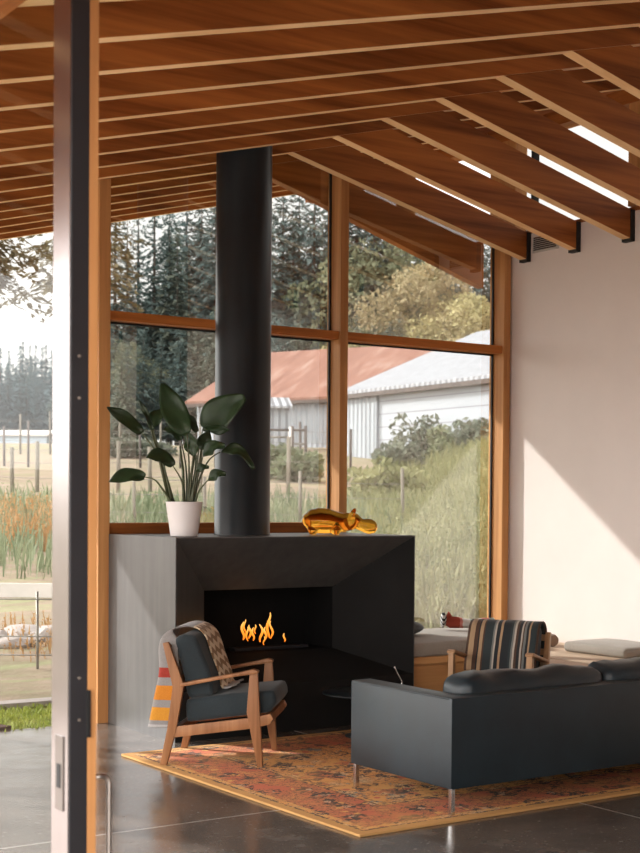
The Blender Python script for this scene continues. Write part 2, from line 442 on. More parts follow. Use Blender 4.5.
def ground_mat():
    t = NT('dry_field'); v = t.coords('Object')
    f = t.noise(v, .16, 5, .6); g = t.noise(v, 1.6, 5, .65); h = t.noise(t.coords('Object', (1, 4, 1)), .7, 4, .6)
    c = t.ramp(f, [(.36, (.17, .15, .085, 1)), (.5, (.24, .175, .125, 1)), (.64, (.27, .185, .15, 1))])
    c = t.mix(.5, c, t.ramp(g, [(.35, (.14, .135, .075, 1)), (.55, (.25, .19, .14, 1)), (.7, (.31, .245, .20, 1))]))
    c = t.mix(t.ramp(h, [(.5, (0, 0, 0, 1)), (.62, (.55, .55, .55, 1))]), c, (.21, .23, .11, 1))
    t.bsdf(c, .95, 0, .1, bump=g, bstr=.6, bdist=.08)
    return t.m
M['ground'] = ground_mat()
M['mulch'] = plain('bark_mulch', (.085, .050, .042, 1), .95, 0, .1, .6, 60, .8)
M['pale_stone'] = plain('pale_stone', (.30, .26, .24, 1), .85, 0, .2, .12, 6, .2)
M['white_board'] = plain('white_painted_board', (.50, .46, .43, 1), .7, 0, .2, .06, 5)
M['weathered'] = wood('weathered_post', (.11, .095, .075, 1), (.20, .175, .14, 1), 2, .9)
M['dark_post'] = wood('dark_post', (.06, .05, .045, 1), (.12, .10, .09, 1), 2, .9)
M['wire'] = plain('galvanised_wire', (.20, .185, .165, 1), .5, .5)
def corrugated(name, c, axis=0, per=.14):
    t = NT(name); v = t.coords('Object'); sp = t.n('ShaderNodeSeparateXYZ'); t.l(v, sp.inputs[0])
    s = t.math('SINE', t.math('MULTIPLY', sp.outputs[axis], 6.283/per))
    f = t.noise(t.coords('Object', (3, 3, .4)), 1.2, 4)
    cc = t.ramp(f, [(.35, tuple(x*.82 for x in c[:3])+(1,)), (.65, c)])
    t.bsdf(cc, .6, .25, .4, bump=s, bstr=1, bdist=.04)
    return t.m
M['corrugated'] = corrugated('corrugated_iron', (.30, .32, .345, 1), 0, .28)
M['roof_white'] = corrugated('pale_metal_roof', (.31, .315, .335, 1), 0, .3)
def rust():
    t = NT('rusted_roof'); v = t.coords('Object', (1.2, .25, .25)); f = t.noise(v, 1.5, 5, .6)
    t.bsdf(t.ramp(f, [(.3, (.15, .068, .048, 1)), (.55, (.20, .098, .07, 1)), (.72, (.27, .18, .145, 1))]), .8, 0, .2)
    return t.m
M['rust_roof'] = rust()
def clap():
    t = NT('white_clapboard'); v = t.coords('Object'); sp = t.n('ShaderNodeSeparateXYZ'); t.l(v, sp.inputs[0])
    k = t.math('LESS_THAN', t.math('FRACT', t.math('MULTIPLY', sp.outputs[2], 2.2)), .08)
    t.bsdf(t.mix(k, (.33, .345, .37, 1), (.18, .18, .20, 1)), .8, 0, .2)
    return t.m
M['clapboard'] = clap()
M['blue_roof'] = plain('pale_blue_roof', (.36, .42, .48, 1), .6, .1, .4, .05, 2)

# ------------------------------------------------------------------ the building
SL, RX, RZ = .258, 5.29, 3.83             # left roof slope; line where the two pitches meet, undersides
CS = -.235
XW = 7.475                                  # right wall
YW = 8.42                                  # window wall, room face
def zl(x): return RZ + SL*(x-RX)
def zc(x): return RZ + CS*(x-RX)
XE0, XE1 = .15, 8.7
YR0, SP = 8.24, .54
DEP = .25; TH = .075

def paint_lit_edges(o):                             # floor bounce light painted in as paler wood on the narrow faces
    o.data.materials.append(M['fir_bounce_lit'])
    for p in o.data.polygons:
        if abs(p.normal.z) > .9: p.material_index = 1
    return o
# rafters: one prototype mesh, copied
mb = MB()
mb.prism([(XE0, zl(XE0)), (XE1, zl(XE1)), (XE1, zl(XE1)+DEP), (XE0, zl(XE0)+DEP)], -TH/2, TH/2, 'y', .004)
raf = paint_lit_edges(mb.build('roof_beam', M['fir_x']))
ch = MB().prism([(RX, RZ), (XW-.012, zc(XW)), (XW-.012, zc(XW)+.205), (RX+.21/.493+.01, zl(RX+.21/.493+.01)), ], -TH/2, TH/2, 'y', .004)
cho = paint_lit_edges(ch.build('ceiling_beam', M['fir_x']))
hang = MB().box(XW-.045, XW-.004, -TH/2-.006, TH/2+.006, zc(XW)-.012, zc(XW)+.21).build('beam_hanger', M['rubber'], cho)
k0 = -6
nr = 23
first = True
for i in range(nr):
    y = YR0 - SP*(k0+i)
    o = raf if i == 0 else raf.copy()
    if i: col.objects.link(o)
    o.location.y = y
    tag(o, ('fir rafter of the overhang outside the glass' if y > YW else 'long fir rafter of the sloping ceiling inside the room'), None, 'sloping rafters', 'structure')
    if y > 9.2: continue
    if y > YW:
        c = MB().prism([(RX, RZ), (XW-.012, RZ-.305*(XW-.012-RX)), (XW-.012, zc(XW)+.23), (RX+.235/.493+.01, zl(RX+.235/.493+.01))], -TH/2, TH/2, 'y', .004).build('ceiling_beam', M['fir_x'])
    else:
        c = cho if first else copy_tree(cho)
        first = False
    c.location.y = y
    tag(c, 'lower fir chord dropping from the rafters to the white wall' if y < YW else 'fir chord outside the tall window', None, 'lower chords', 'structure')
# roof deck
mb = MB().prism([(XE0, zl(XE0)+DEP), (XE1, zl(XE1)+DEP), (XE1, zl(XE1)+DEP+.12), (XE0, zl(XE0)+DEP+.12)], -3.9, 11.52, 'y')
tag(mb.build('ceiling', M['fir_y']), kind='structure')
# solid blocking deck between the chords and the wall top is open to the clerestory

# floor slab (inside and patio)
mb = MB().box(-9, 1.40, -6, 8.46, -.25, -.012)
tag(mb.build('patio', M['patio']), kind='structure')
mb = MB().box(1.40, XW+.2, -4, 8.46, -.25, 0)
tag(mb.build('floor', M['concrete']), kind='structure')

# right wall, with the clerestory opening above it
WT = zc(XW)+.205
mb = MB().box(XW, XW+.2, -4, YW+.12, 0, WT)
tag(mb.build('wall_right', M['white_wall']), kind='structure')
mb = MB().box(1.5, XW+.2, -4.1, -3.9, 0, zl(XW))
tag(mb.build('wall_back', M['white_wall']), kind='structure')
mb = MB().box(1.44, 1.56, -3.9, -.6, 0, zl(1.5)+.1)
tag(mb.build('wall_left', M['white_wall']), kind='structure')
# narrow wall return between window jamb and right wall is the jamb itself
cl = empty('window_2')
tag(cl, kind='structure')
HB = 4.30
MB().box(XW+.02, XW+.16, -3.9, 11.4, HB, zl(XW)+.02).build('header_beam', M['fir_y'], cl)
MB().box(XW-.0, XW+.2, -3.9, YW+.12, WT, WT+.03).build('sill', M['fir_y'], cl)
for (y0, y1) in ((YW+.0, YW+.30), (9.85, 10.12), (7.10, 7.22), (6.0, 6.12), (4.9, 5.02), (3.8, 3.92), (2.7, 2.82), (1.5, 1.62), (0.2, .32), (-1.1, -.98)):
    MB().box(XW+.03, XW+.15, y0, y1, (WT+.05 if y1 < 9 else 3.75), HB).build('post', M['fir_z'], cl)
MB().box(XW+.05, XW+.11, 8.235, 8.262, WT+.05, HB).build('mullion', M['rubber'], cl)
ys = [8.40, 8.25, 7.22, 6.12, 5.02, 3.92, 2.82, 1.62, .32, -.98]
for a, b in zip(ys[1:], ys):
    MB().box(XW+.085, XW+.095, (a if a > 8 else a), b-.12 if b < 8 else b-.01, WT+.05, HB).build('pane', M['glass'], cl)
# wall vent
vt = empty('wall_vent', (XW, 8.03, 3.425))
tag(vt, 'small louvred vent high on the white wall between two beam ends', 'vent')
MB().box(-.012, 0, -.14, .14, -.06, .06).build('frame', M['white_board'], vt)
for i in range(7):
    z = -.045+i*.015
    MB().prism([(-.02, z), (-.012, z+.012), (-.010, z+.012), (-.018, z)], -.125, .125, 'y').build('louver', M['alu'], vt)

# ---- window wall
w1 = empty('window_1'); tag(w1, kind='structure')
ZS0, ZS1 = 1.225, 1.296
def topz(x): return (zl(x) if x < RX else zc(x))
PD = .15
CP0, CP1 = 3.945, 4.026
MU0, MU1 = 5.832, 5.900
JB0, JB1 = 7.385, 7.452
def post(x0, x1, y0, y1, z0=0, name='post'):
    return MB().prism([(x0, z0), (x1, z0), (x1, topz(x1)+.22), (x0, topz(x0)+.22)], y0, y1, 'y', .003).build(name, M['fir_z'], w1)
post(CP0, CP1, YW-.02, YW+PD)
post(MU0, MU1, YW-.02, YW+PD)
post(JB0, JB1, YW-.02, YW+PD)
for (a, b) in ((CP1, MU0), (MU1, JB0)):
    MB().box(a, b, YW, YW+PD-.02, 2.612, 2.672, .003).build('transom', M['fir_x'], w1)
MB().box(CP0-.04, CP0, YW+.02, YW+.10, 2.612, 2.672, .003).build('transom_stub', M['fir_x'], w1)
MB().box(CP1, MU0, YW, YW+PD, ZS0, ZS1, .003).build('sill', M['fir_x'], w1)
MB().box(CP1, MU0, YW+.02, YW+PD, 0, ZS0).build('apron_panel', M['black_metal'], w1)
MB().box(MU1, JB0, YW+.0, YW+PD, 0, .47).build('apron_panel', M['white_wall'], w1)
GY = YW+.115
def pane(x0, x1, z0, z1):
    p = MB()
    if z1 is None:
        pts = [(x0, z0), (x1, z0), (x1, topz(x1)+.2)]
        if x0 < RX < x1: pts.append((RX, RZ+.2))
        pts.append((x0, topz(x0)+.2))
    else: pts = [(x0, z0), (x1, z0), (x1, z1), (x0, z1)]
    o = p.prism(pts, GY, GY+.02, 'y').build('pane', M['glass'], w1)
    for (a, b) in ((x0, x0+.014), (x1-.014, x1)):
        zt = z1 if z1 is not None else topz((a+b)/2)+.2
        MB().box(a, b, GY-.014, GY, z0, zt).build('gasket', M['rubber'], w1)
    if z1: MB().box(x0, x1, GY-.014, GY, z1-.012, z1).build('gasket', M['rubber'], w1)
pane(CP1, MU0, ZS1, 2.612); pane(CP1, MU0, 2.672, None)
pane(MU1, JB0, .47, 2.612); pane(MU1, JB0, 2.672, None)
# glazed part of the same wall left of the open doorway
w3 = empty('window_3'); tag(w3, kind='structure')
MB().box(2.93, 3.0, YW, YW+.1, 0, zl(2.93), .003).build('post', M['fir_z'], w3)
MB().box(1.6, 2.93, YW+.04, YW+.06, .05, zl(1.6)).build('pane', M['glass'], w3)
MB().box(1.5, 1.6, YW, YW+.1, 0, zl(1.5), .003).build('post', M['fir_z'], w3)
# beam over the long side opening
MB().box(1.50, 1.56, -3.9, 8.5, zl(1.5)+.08, zl(1.5)+.24, .004).build('trim_1', M['fir_y'])['kind'] = 'structure'

# ---- sliding glass door in the long side opening
PX = 1.44                                   # outer (metal) face of the door leaf
d1 = empty('door_1'); tag(d1, kind='structure')
def onx(px, py, x): return on_plane(px, py, (x, 0, 0), (1, 0, 0))
ya = onx(70, 600, PX).y; yb = onx(53, 600, PX).y
TH_D = .052
ywood = on_plane(88, 600, (0, ya, 0), (0, 1, 0)).x
xin = on_plane(97, 600, (0, ya, 0), (0, 1, 0)).x
ZT = zl(1.44)-.004
MB().box(PX, ywood, ya, yb, .02, ZT-.005, .002).build('stile', M['black_metal'], d1)
MB().box(PX-.0025, PX, ya+.004, yb, .02, ZT-.005).build('cladding', M['alu'], d1)
MB().box(ywood, xin, ya, yb+.01, .02, ZT-.005, .002).build('wood_lining', M['fir_z'], d1)
MB().box(PX+.018, PX+.030, yb, yb+1.25, .08, ZT-.025).build('pane', M['door_glass'], d1)
MB().box(PX, xin, yb, yb+1.35, .02, .10).build('rail', M['alu'], d1)
MB().box(PX, xin, yb, yb+1.35, ZT-.03, ZT-.005).build('rail', M['fir_y'], d1)
MB().box(PX, xin, yb+1.25, yb+1.35, .1, ZT-.03).build('stile', M['fir_z'], d1)
# lock plate on the metal face
lt = onx(61, 735, PX); lb = onx(61, 810, PX); lw = abs(onx(57, 770, PX).y-onx(64.5, 770, PX).y)
lp = MB().box(PX-.006, PX-.0025, lt.y-lw/2, lt.y+lw/2, lb.z, lt.z, .001).build('lock_plate', M['plate'], d1)
MB().box(PX-.0075, PX-.006, lt.y-lw*.25, lt.y+lw*.25, lb.z+.3*(lt.z-lb.z), lb.z+.62*(lt.z-lb.z), .0006).build('keyhole_slot', M['hole'], lp)
for py in (356, 398, 678, 720):
    q = on_plane(79, py, (0, ya, 0), (0, 1, 0))
    s_ = MB(); s_.tube([(q.x, ya-.003, q.z), (q.x, ya+.002, q.z)], .0035, 12); s_.build('screw', M['screw'], d1)
# latch keep on the edge, seen as a dark bump on the wood
q0 = on_plane(89, 690, (0, ya, 0), (0, 1, 0)); q1 = on_plane(89, 737, (0, ya, 0), (0, 1, 0))
MB().box(ywood-.004, ywood+.006, ya-.008, ya, q1.z, q0.z, .001).build('strike', M['hole'], d1)
# pull handle on the room side
hx0 = xin; hx1 = on_plane(110, 600, (0, ya+.03, 0), (0, 1, 0)).x
zt = on_plane(104, 776, (0, ya+.03, 0), (0, 1, 0)).z
rr = .018; yh = ya+.03
pth = [(hx0, yh, zt)]+[(hx1-rr+rr*math.sin(a), yh, zt-rr+rr*math.cos(a)) for a in [R(x) for x in range(0, 91, 15)]]
pth += [(hx1, yh, zt-.40)]+[(hx1-rr+rr*math.cos(a), yh, zt-.40-rr*math.sin(a)) for a in [R(x) for x in range(15, 91, 15)]]+[(hx0, yh, zt-.40-rr)]
MB().tube(pth, .0065, 12).build('handle', M['steel_handle'], d1)
MB().box(hx0, hx0+.004, yh-.02, yh+.02, zt-.44, zt+.02, .001).build('handle_plate', M['alu'], d1)

# ------------------------------------------------------------------ fireplace
FX0, FX1, FY0, FY1, FZ = 4.02, 5.82, 7.49, 8.40, 1.226
fp = empty('fireplace', (FX0, FY0, 0))
tag(fp, 'large blackened steel fireplace block with a recessed tapering hearth and tall flue', 'fireplace')
def L(x, y, z): return V((x-FX0, y-FY0, z))
IX0, IX1, IZ0, IZ1, IY = 4.44, 5.43, .46, .875, 7.89
OZ0 = .0
bm = bmesh.new()
def quad(*p): bm.faces.new([bm.verts.new(L(*q)) for q in p])
quad((FX0, FY1, 0), (FX0, FY0, 0), (FX0, FY0, FZ), (FX0, FY1, FZ))
quad((FX1, FY0, 0), (FX1, FY1, 0), (FX1, FY1, FZ), (FX1, FY0, FZ))
quad((FX0, FY0, FZ), (FX1, FY0, FZ), (FX1, FY1, FZ), (FX0, FY1, FZ))
quad((FX0, FY1, FZ), (FX1, FY1, FZ), (FX1, FY1, 0), (FX0, FY1, 0))
e = .006
quad((FX0, FY0, 0), (FX0+e, FY0, 0), (FX0+e, FY0, FZ-e), (FX0, FY0, FZ))
quad((FX1-e, FY0, 0), (FX1, FY0, 0), (FX1, FY0, FZ), (FX1-e, FY0, FZ-e))
quad((FX0+e, FY0, FZ-e), (FX1-e, FY0, FZ-e), (FX1, FY0, FZ), (FX0, FY0, FZ))
bmesh.ops.remove_doubles(bm, verts=bm.verts[:], dist=1e-5)
t = MB(); t.add(bm); t.build('body', M['steel'], fp)
bm = bmesh.new()
A = [(FX0+e, FY0, .30), (FX1-e, FY0, .30), (FX1-e, FY0, FZ-e), (FX0+e, FY0, FZ-e)]
B = [(IX0, IY, IZ0), (IX1, IY, IZ0), (IX1, IY, IZ1), (IX0, IY, IZ1)]
quad(A[2], A[3], B[3], B[2]); quad(A[3], A[0], B[0], B[3])
t = MB(); t.add(bm); t.build('splayed_lintel', M['steel'], fp)
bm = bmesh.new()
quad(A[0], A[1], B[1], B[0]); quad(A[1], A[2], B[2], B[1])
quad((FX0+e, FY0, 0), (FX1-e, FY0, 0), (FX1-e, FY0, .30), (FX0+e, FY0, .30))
t = MB(); t.add(bm); t.build('splayed_surround', M['steel_shaded'], fp)
bm = bmesh.new()
D = [(x, IY+.30, z) for x, _, z in B]
for i in range(4):
    j = (i+1) % 4
    quad(B[i], B[j], D[j], D[i])
quad(*D[::-1])
t = MB(); t.add(bm); t.build('firebox', M['firebox'], fp)
t = MB().box(.72, 1.30, .52, .60, IZ0, IZ0+.02, .003); t.build('burner', M['black_metal'], fp)
# flue
FC = (4.765-FX0, 7.97-FY0)
t = MB().lathe([(.184, FZ), (.184, FZ+.004), (.181, FZ+.01), (.181, 3.86)], (FC[0], FC[1], 0), 64)
t.build('flue', M['flue'], fp, smooth=30)
# flames
rf = random.Random(3)
fl_px = [(243, 640, 622, 3), (248, 641, 627, 2.4), (252, 639, 625, 3), (256, 641, 628, 2.6), (261, 642, 624, 3.2), (266, 640, 627, 2.8), (270, 638, 613, 3.4), (273, 639, 621, 2.6), (281, 641, 633, 2.2), (246, 633, 620, 2.2), (258, 634, 625, 2.2), (264, 645, 636, 1.6)]
FYL = 7.98
for i, (px, py0, py1, wd) in enumerate(fl_px):
    p0 = on_plane(px, py0, (0, FYL, 0), (0, 1, 0)); p1 = on_plane(px, py1, (0, FYL, 0), (0, 1, 0))
    h = p1.z-p0.z; w = wd*.0050
    pts, rd = [], []
    ph = rf.uniform(0, 6); yo = rf.uniform(-.04, .04); am = min(rf.uniform(.012, .024), h*.16)
    for k in range(9):
        q = k/8
        pts.append(L(p0.x+am*math.sin(ph+q*5.5)*(.3+q), FYL+yo+.015*math.cos(ph+q*4), p0.z+h*q))
        rd.append(w*.55*max(.06, math.sin(math.pi*min(.98, q*.82+.12))**.8))
    t = MB().tube(pts, rd, 8); t.build('flame', M['flame'], fp)

# ------------------------------------------------------------------ rug
RX0, RX1, RY0, RY1 = 3.56, 6.55, 4.95, 7.27
rc = ((RX0+RX1)/2, (RY0+RY1)/2)
hx, hy = (RX1-RX0)/2, (RY1-RY0)/2
t = MB().box(-hx, hx, -hy, hy, 0, .013, .004)
rug = t.build('area_rug', rug_mat(hx, hy), loc=(rc[0], rc[1], .0005), smooth=40)
tag(rug, 'worn ochre and red patterned wool rug lying on the concrete floor', 'rug')
RUGZ = .0145

# ------------------------------------------------------------------ sofa
so = empty('leather_sofa', (4.113, 5.01, RUGZ))
tag(so, 'low black leather sofa on thin chrome legs with its back to the viewer', 'sofa')
SLN, SDP = 2.15, .80
SB = .118
def soft(name, x0, x1, y0, y1, z0, z1, mat, parent, bev=.03, puff=0, seed=0, wob=0):
    bm = bmesh.new()
    bmesh.ops.create_cube(bm, size=1)
    bmesh.ops.scale(bm, vec=(x1-x0, y1-y0, z1-z0), verts=bm.verts[:])
    bmesh.ops.translate(bm, vec=((x0+x1)/2, (y0+y1)/2, (z0+z1)/2), verts=bm.verts[:])
    bmesh.ops.bevel(bm, geom=bm.edges[:], offset=bev, segments=4, affect='EDGES', profile=.5)
    if puff:
        bmesh.ops.subdivide_edges(bm, edges=[e_ for e_ in bm.edges if e_.calc_length() > .1], cuts=(13 if wob else 7), use_grid_fill=True)
        c = V(((x0+x1)/2, (y0+y1)/2, (z0+z1)/2)); hh = V(((x1-x0)/2, (y1-y0)/2, (z1-z0)/2))
        for v in bm.verts:
            q = v.co-c
            a, b, g = q.x/hh.x, q.y/hh.y, q.z/hh.z
            n_ = mnoise.noise(v.co*5+V((seed, 0, 0)))
            v.co.z += puff*(1-a*a*.9)*(1-b*b)*max(0, g)+puff*.5*n_*max(0, g)
            v.co.y += puff*(1-a*a)*(1-g*g)*b
            v.co.x += puff*.8*(1-b*b)*(1-g*g)*a
            if wob:
                w_ = mnoise.noise(V((v.co.x*6+seed*3, v.co.y*9, v.co.z*9)))
                w2 = 1-abs(mnoise.noise(V((v.co.x*13+seed, v.co.y*7+v.co.z*7, 2))))*2
                v.co.z += wob*(w_*max(0, g)-.8*max(0, w2-.6)*max(0, g))
                v.co.y += wob*.6*w_*b
    t = MB(); t.add(bm)
    return t.build(name, mat, parent, smooth=50)
MB().prism([(0, 0), (SLN, 0), (SLN, SDP), (SLN-.125, SDP), (SLN-.125, .12), (.125, .12), (.125, SDP), (0, SDP)], SB, .54, 'z', .014).build('frame', M['leather'], so, smooth=40)
soft('base', .12, SLN-.12, .05, SDP-.01, SB+.005, .29, M['leather'], so, .015)
for i in range(2):
    a = .13+i*(SLN-.26)/2
    soft('seat_cushion', a+.004, a+(SLN-.26)/2-.004, .13, SDP, .285, .40, M['leather'], so, .03, .015, i)
    soft('back_cushion', a+.03, a+(SLN-.26)/2+.002, .09, .29, .39, .612, M['leather'], so, .05, .022, 3+i*4, .022)
# piping on the arm
for xx in (.004, .121):
    MB().tube([(xx, .02, .531), (xx, SDP-.02, .531)], .004, 6).build('piping', M['leather'], so)
for (x, y) in ((.018, .016), (.018, SDP-.03), (SLN-.018, .016), (SLN-.018, SDP-.03)):
    MB().box(x-.011, x+.011, y-.011, y+.011, 0, SB+.005, .002).build('leg', M['chrome'], so)

# ------------------------------------------------------------------ armchairs
def chair(name, wood_m, hw, label, adz=0):
    c = empty(name); tag(c, label, 'armchair')
    th = .016
    S0 = -.30                                          # rear foot sits at s = -.30
    def P(pts): return [(s+S0, z) for s, z in pts]
    for sg in (1, -1):
        yr = sg*(hw+.005)
        a, b = yr-th, yr+th
        MB().prism(P([(-.018, 0), (.02, 0), (.072, .2), (.112, .435), (.026, .668), (-.006, .661), (.050, .425), (.022, .2)]), a, b, 'y', .004).build('leg', wood_m, c, smooth=40)
        MB().prism(P([(.515, 0), (.545, 0), (.527, .297), (.514, .515+adz), (.471, .512+adz), (.456, .295)]), a, b, 'y', .004).build('leg', wood_m, c, smooth=40)
        MB().prism(P([(.095, .425+adz), (.095, .446+adz), (.40, .507+adz), (.49, .529+adz), (.52, .522+adz), (.518, .506+adz), (.40, .488+adz)]), yr-.026, yr+.026, 'y', .007).build('armrest', wood_m, c, smooth=40)
        MB().prism(P([(.045, .148), (.46, .204), (.58, .232), (.60, .262), (.585, .29), (.46, .263), (.065, .209)]), a+.004, b-.004, 'y', .004).build('side_rail', wood_m, c, smooth=40)
    MB().box(S0+.55, S0+.585, -hw, hw, .235, .285, .004).build('front_rail', wood_m, c)
    MB().box(S0+.05, S0+.08, -hw, hw, .15, .205, .004).build('rear_rail', wood_m, c)
    for z, s in ((.46, .085), (.54, .057), (.63, .025)):
        MB().box(S0+s-.008, S0+s+.008, -hw, hw, z-.02, z+.02, .003).build('back_slat', wood_m, c)
    # seat cushion, sloping
    def cushion(name, pts, w, seed):
        bm = bmesh.new()
        tt = MB(); tt.prism(pts, -w, w, 'y', .028)
        o = tt.build(name, M['navy'], c, smooth=60)
        return o
    cushion('seat_cushion', P([(.115, .225), (.575, .29), (.615, .345), (.60, .412), (.36, .39), (.11, .35)]), hw-.022, 1)
    cushion('back_cushion', P([(.125, .355), (.27, .375), (.25, .50), (.165, .70), (.095, .71), (.045, .68), (.095, .50)]), hw-.022, 2)
    return c, S0
def smoothstep(a, b, x):
    k = min(1, max(0, (x-a)/(b-a))); return k*k*(3-2*k)
def drape(name, path, w0, w1, mat, nv=60, nu=14, wav=.008, seed=0, fold=None):
    """cloth hung along a side-view path (s, z) and spread from w0 to w1 across"""
    P = [V((p[0], 0, p[1])) for p in path]
    ln = [0]
    for a, b in zip(P, P[1:]): ln.append(ln[-1]+(b-a).length)
    def pos(v):
        d = v*ln[-1]
        for i in range(len(P)-1):
            if d <= ln[i+1]+1e-9:
                k = (d-ln[i])/(ln[i+1]-ln[i])
                p0 = P[max(i-1, 0)]; p1 = P[i]; p2 = P[i+1]; p3 = P[min(i+2, len(P)-1)]
                return .5*((2*p1)+(-p0+p2)*k+(2*p0-5*p1+4*p2-p3)*k*k+(-p0+3*p1-3*p2+p3)*k**3)
        return P[-1].copy()
    def fn(u, v):
        q = pos(v)
        wa = w0 if not fold else w0+(fold-w0)*smoothstep(.38, .62, v)
        ret = .10*(1-smoothstep(.42, .52, v)) if fold else 0
        tot = (w1-wa)+ret
        d_ = u*tot
        if d_ < ret:
            y = wa; q.x += (ret-d_)
        else: y = wa+(d_-ret)
        n_ = mnoise.noise(V((u*4+seed, v*5, seed)))
        e0 = abs(v-.52)*2
        q.x += wav*math.sin(u*17+seed+v*3)*min(1, e0*1.4)+n_*wav
        q.y = y+n_*wav*1.5*e0
        q.z += n_*wav*.6
        return q
    t = MB().grid(fn, nu, nv, uv=True)
    return t.build(name, mat, solid=.009)
rz1 = R(-40.5)
c1, S0 = chair('armchair', M['walnut'], .262, 'wooden lounge chair with dark cushions standing before the fireplace, chevron throw over its back')
ctr = V((3.605, 6.848)) + V((.743, -.669))*.30 + V((.66, .751))*.272
c1.location = (ctr.x, ctr.y, RUGZ); c1.rotation_euler.z = rz1
th1 = drape('throw_blanket', [(-.085+S0, .195), (-.058+S0, .33), (-.034+S0, .48), (-.035+S0, .62), (-.012+S0, .70), (.06+S0, .738), (.14+S0, .732), (.195+S0, .685), (.235+S0, .58), (.278+S0, .47), (.29+S0, .41), (.315+S0, .40), (.35+S0, .412)], -.232, .20, M['throw'], seed=1, nu=30, fold=-.10)
th1.location = c1.location; th1.rotation_euler.z = rz1
tag(th1, 'grey throw with red and orange bands and brown chevrons, on the fireside chair', 'throw')
# second chair beyond the sofa
c2, S0 = chair('armchair', M['oak'], .235, 'pale wooden armchair behind the black sofa, its back under a striped throw', .05)
rz2 = math.atan2(-.56, -.825)
bm2 = V((5.92, 6.66)); f_ = V((math.cos(rz2), math.sin(rz2)))
ctr2 = bm2 + f_*.24
c2.location = (ctr2.x, ctr2.y, RUGZ); c2.rotation_euler.z = rz2
th2 = drape('throw_blanket', [(-.06+S0, .22), (-.045+S0, .35), (-.03+S0, .5), (-.03+S0, .63), (-.005+S0, .70), (.06+S0, .735), (.14+S0, .728), (.19+S0, .68), (.232+S0, .58), (.272+S0, .47), (.285+S0, .425)], -.222, .222, M['serape'], seed=5, wav=.006)
c2.scale = th2.scale = (1, 1, .95); th2.location = c2.location; th2.rotation_euler.z = rz2
tag(th2, 'dark striped woven throw with tan and cream stripes covering the armchair behind the sofa', 'throw')

# ------------------------------------------------------------------ side table and bowl before the fireplace
tp = V((5.06, 7.03))
tb = empty('side_table', (tp.x, tp.y, RUGZ)); tag(tb, 'low round black side table between fireplace and sofa', 'table')
MB().lathe([(.23, .258), (.24, .263), (.24, .270), (.23, .275)], (0, 0, 0), 56).build('tabletop', M['flue'], tb, smooth=30)
MB().lathe([(.03, .004), (.025, .05), (.022, .258)], (0, 0, 0), 20).build('stem', M['black_metal'], tb, smooth=30)
MB().lathe([(.10, 0), (.10, .008), (.03, .016)], (0, 0, 0), 40).build('foot', M['black_metal'], tb, smooth=30)
bw = empty('black_bowl', (tp.x+.09, tp.y-.06, RUGZ+.2755)); tag(bw, 'small black bowl with a pale curved handle on the low round table', 'bowl')
MB().lathe([(.05, 0), (.075, .01), (.10, .034), (.096, .034), (.07, .016), (.045, .006)], (0, 0, 0), 40).build('bowl', M['black_metal'], bw, smooth=40)
hp = [0]
for k in range(9):
    a = k/8
    q = right0*(.16-.09*a+.02*a*a)
    hp.append((q.x*(.6+.4*(1-a)) if k == 0 else q.x, q.y, .028+.125*a))
hp[1] = (right0.x*.07, right0.y*.07, .02); hp[2] = (right0.x*.13, right0.y*.13, .03)
MB().tube(hp[1:], [.004]*8+[.006], 8).build('handle', M['chrome'], bw)

# ------------------------------------------------------------------ window seat and bench
BZ = .40
ws = empty('window_seat', (5.85, 7.53, 0)); tag(ws, 'built-in timber window seat under the right pane', 'bench')
BX0, BX1 = 5.84, XW-.005
def wsb(name, x0, x1, y0, y1, z0, z1, m, bev=.003, par=ws, org=(5.85, 7.53, 0)):
    return MB().box(x0-org[0], x1-org[0], y0-org[1], y1-org[1], z0-org[2], z1-org[2], bev).build(name, m, par)
wsb('carcass', BX0, 6.37, 7.56, YW-.03, .06, BZ-.045, M['bench_x'])
wsb('seat_board', BX0, 6.37, 7.53, YW-.025, BZ-.045, BZ, M['bench_x'])
wsb('drawer', BX0+.01, 6.36, 7.545, 7.562, .09, BZ-.06, M['bench_x'])
wsb('plinth', BX0, 6.37, 7.62, YW-.1, 0, .06, M['black_metal'])
rb = empty('wall_bench', (6.62, 3.2, 0)); tag(rb, 'long pale timber bench built along the white wall', 'bench')
o3 = (6.62, 3.2, 0)
wsb('carcass', 6.42, BX1, 3.2, YW-.03, .06, BZ-.04, M['bench_y'], .003, rb, o3)
wsb('seat_board', 6.652, BX1, 3.2, YW-.025, BZ-.03, BZ, M['bench_y'], .003, rb, o3)
wsb('front_board', 6.38, 6.638, 3.2, YW-.025, BZ-.03, BZ, M['bench_y'], .003, rb, o3)
for i in range(4):
    y0 = 3.24+i*1.08
    wsb('drawer', 6.395, 6.42, y0, y0+1.06, .09, BZ-.05, M['bench_y'], .003, rb, o3)
wsb('plinth', 6.48, BX1, 3.2, YW-.1, 0, .06, M['black_metal'], .003, rb, o3)
cu = soft('seat_cushion', -.86, .30, -.42, .44, 0, .095, M['seat_fabric'], None, .022, .008)
cu.location = (6.70, 7.955, BZ+.001)
cu2 = None
tag(cu, 'long taupe seat pad on the timber window seat beside the fireplace', 'cushion')
bc = soft('floor_cushion', -.215, .215, -.30, .30, 0, .072, M['seat_fabric'], None, .025, .012, 4)
bc.location = (7.25, 7.04, BZ+.001); 
tag(bc, 'square taupe cushion alone on the pale bench at the white wall', 'cushion')
for sgn in (1,):
    MB().tube([(-.2, -.303, .042), (.2, -.303, .042)], .004, 6).build('piping', M['seat_fabric'], bc)
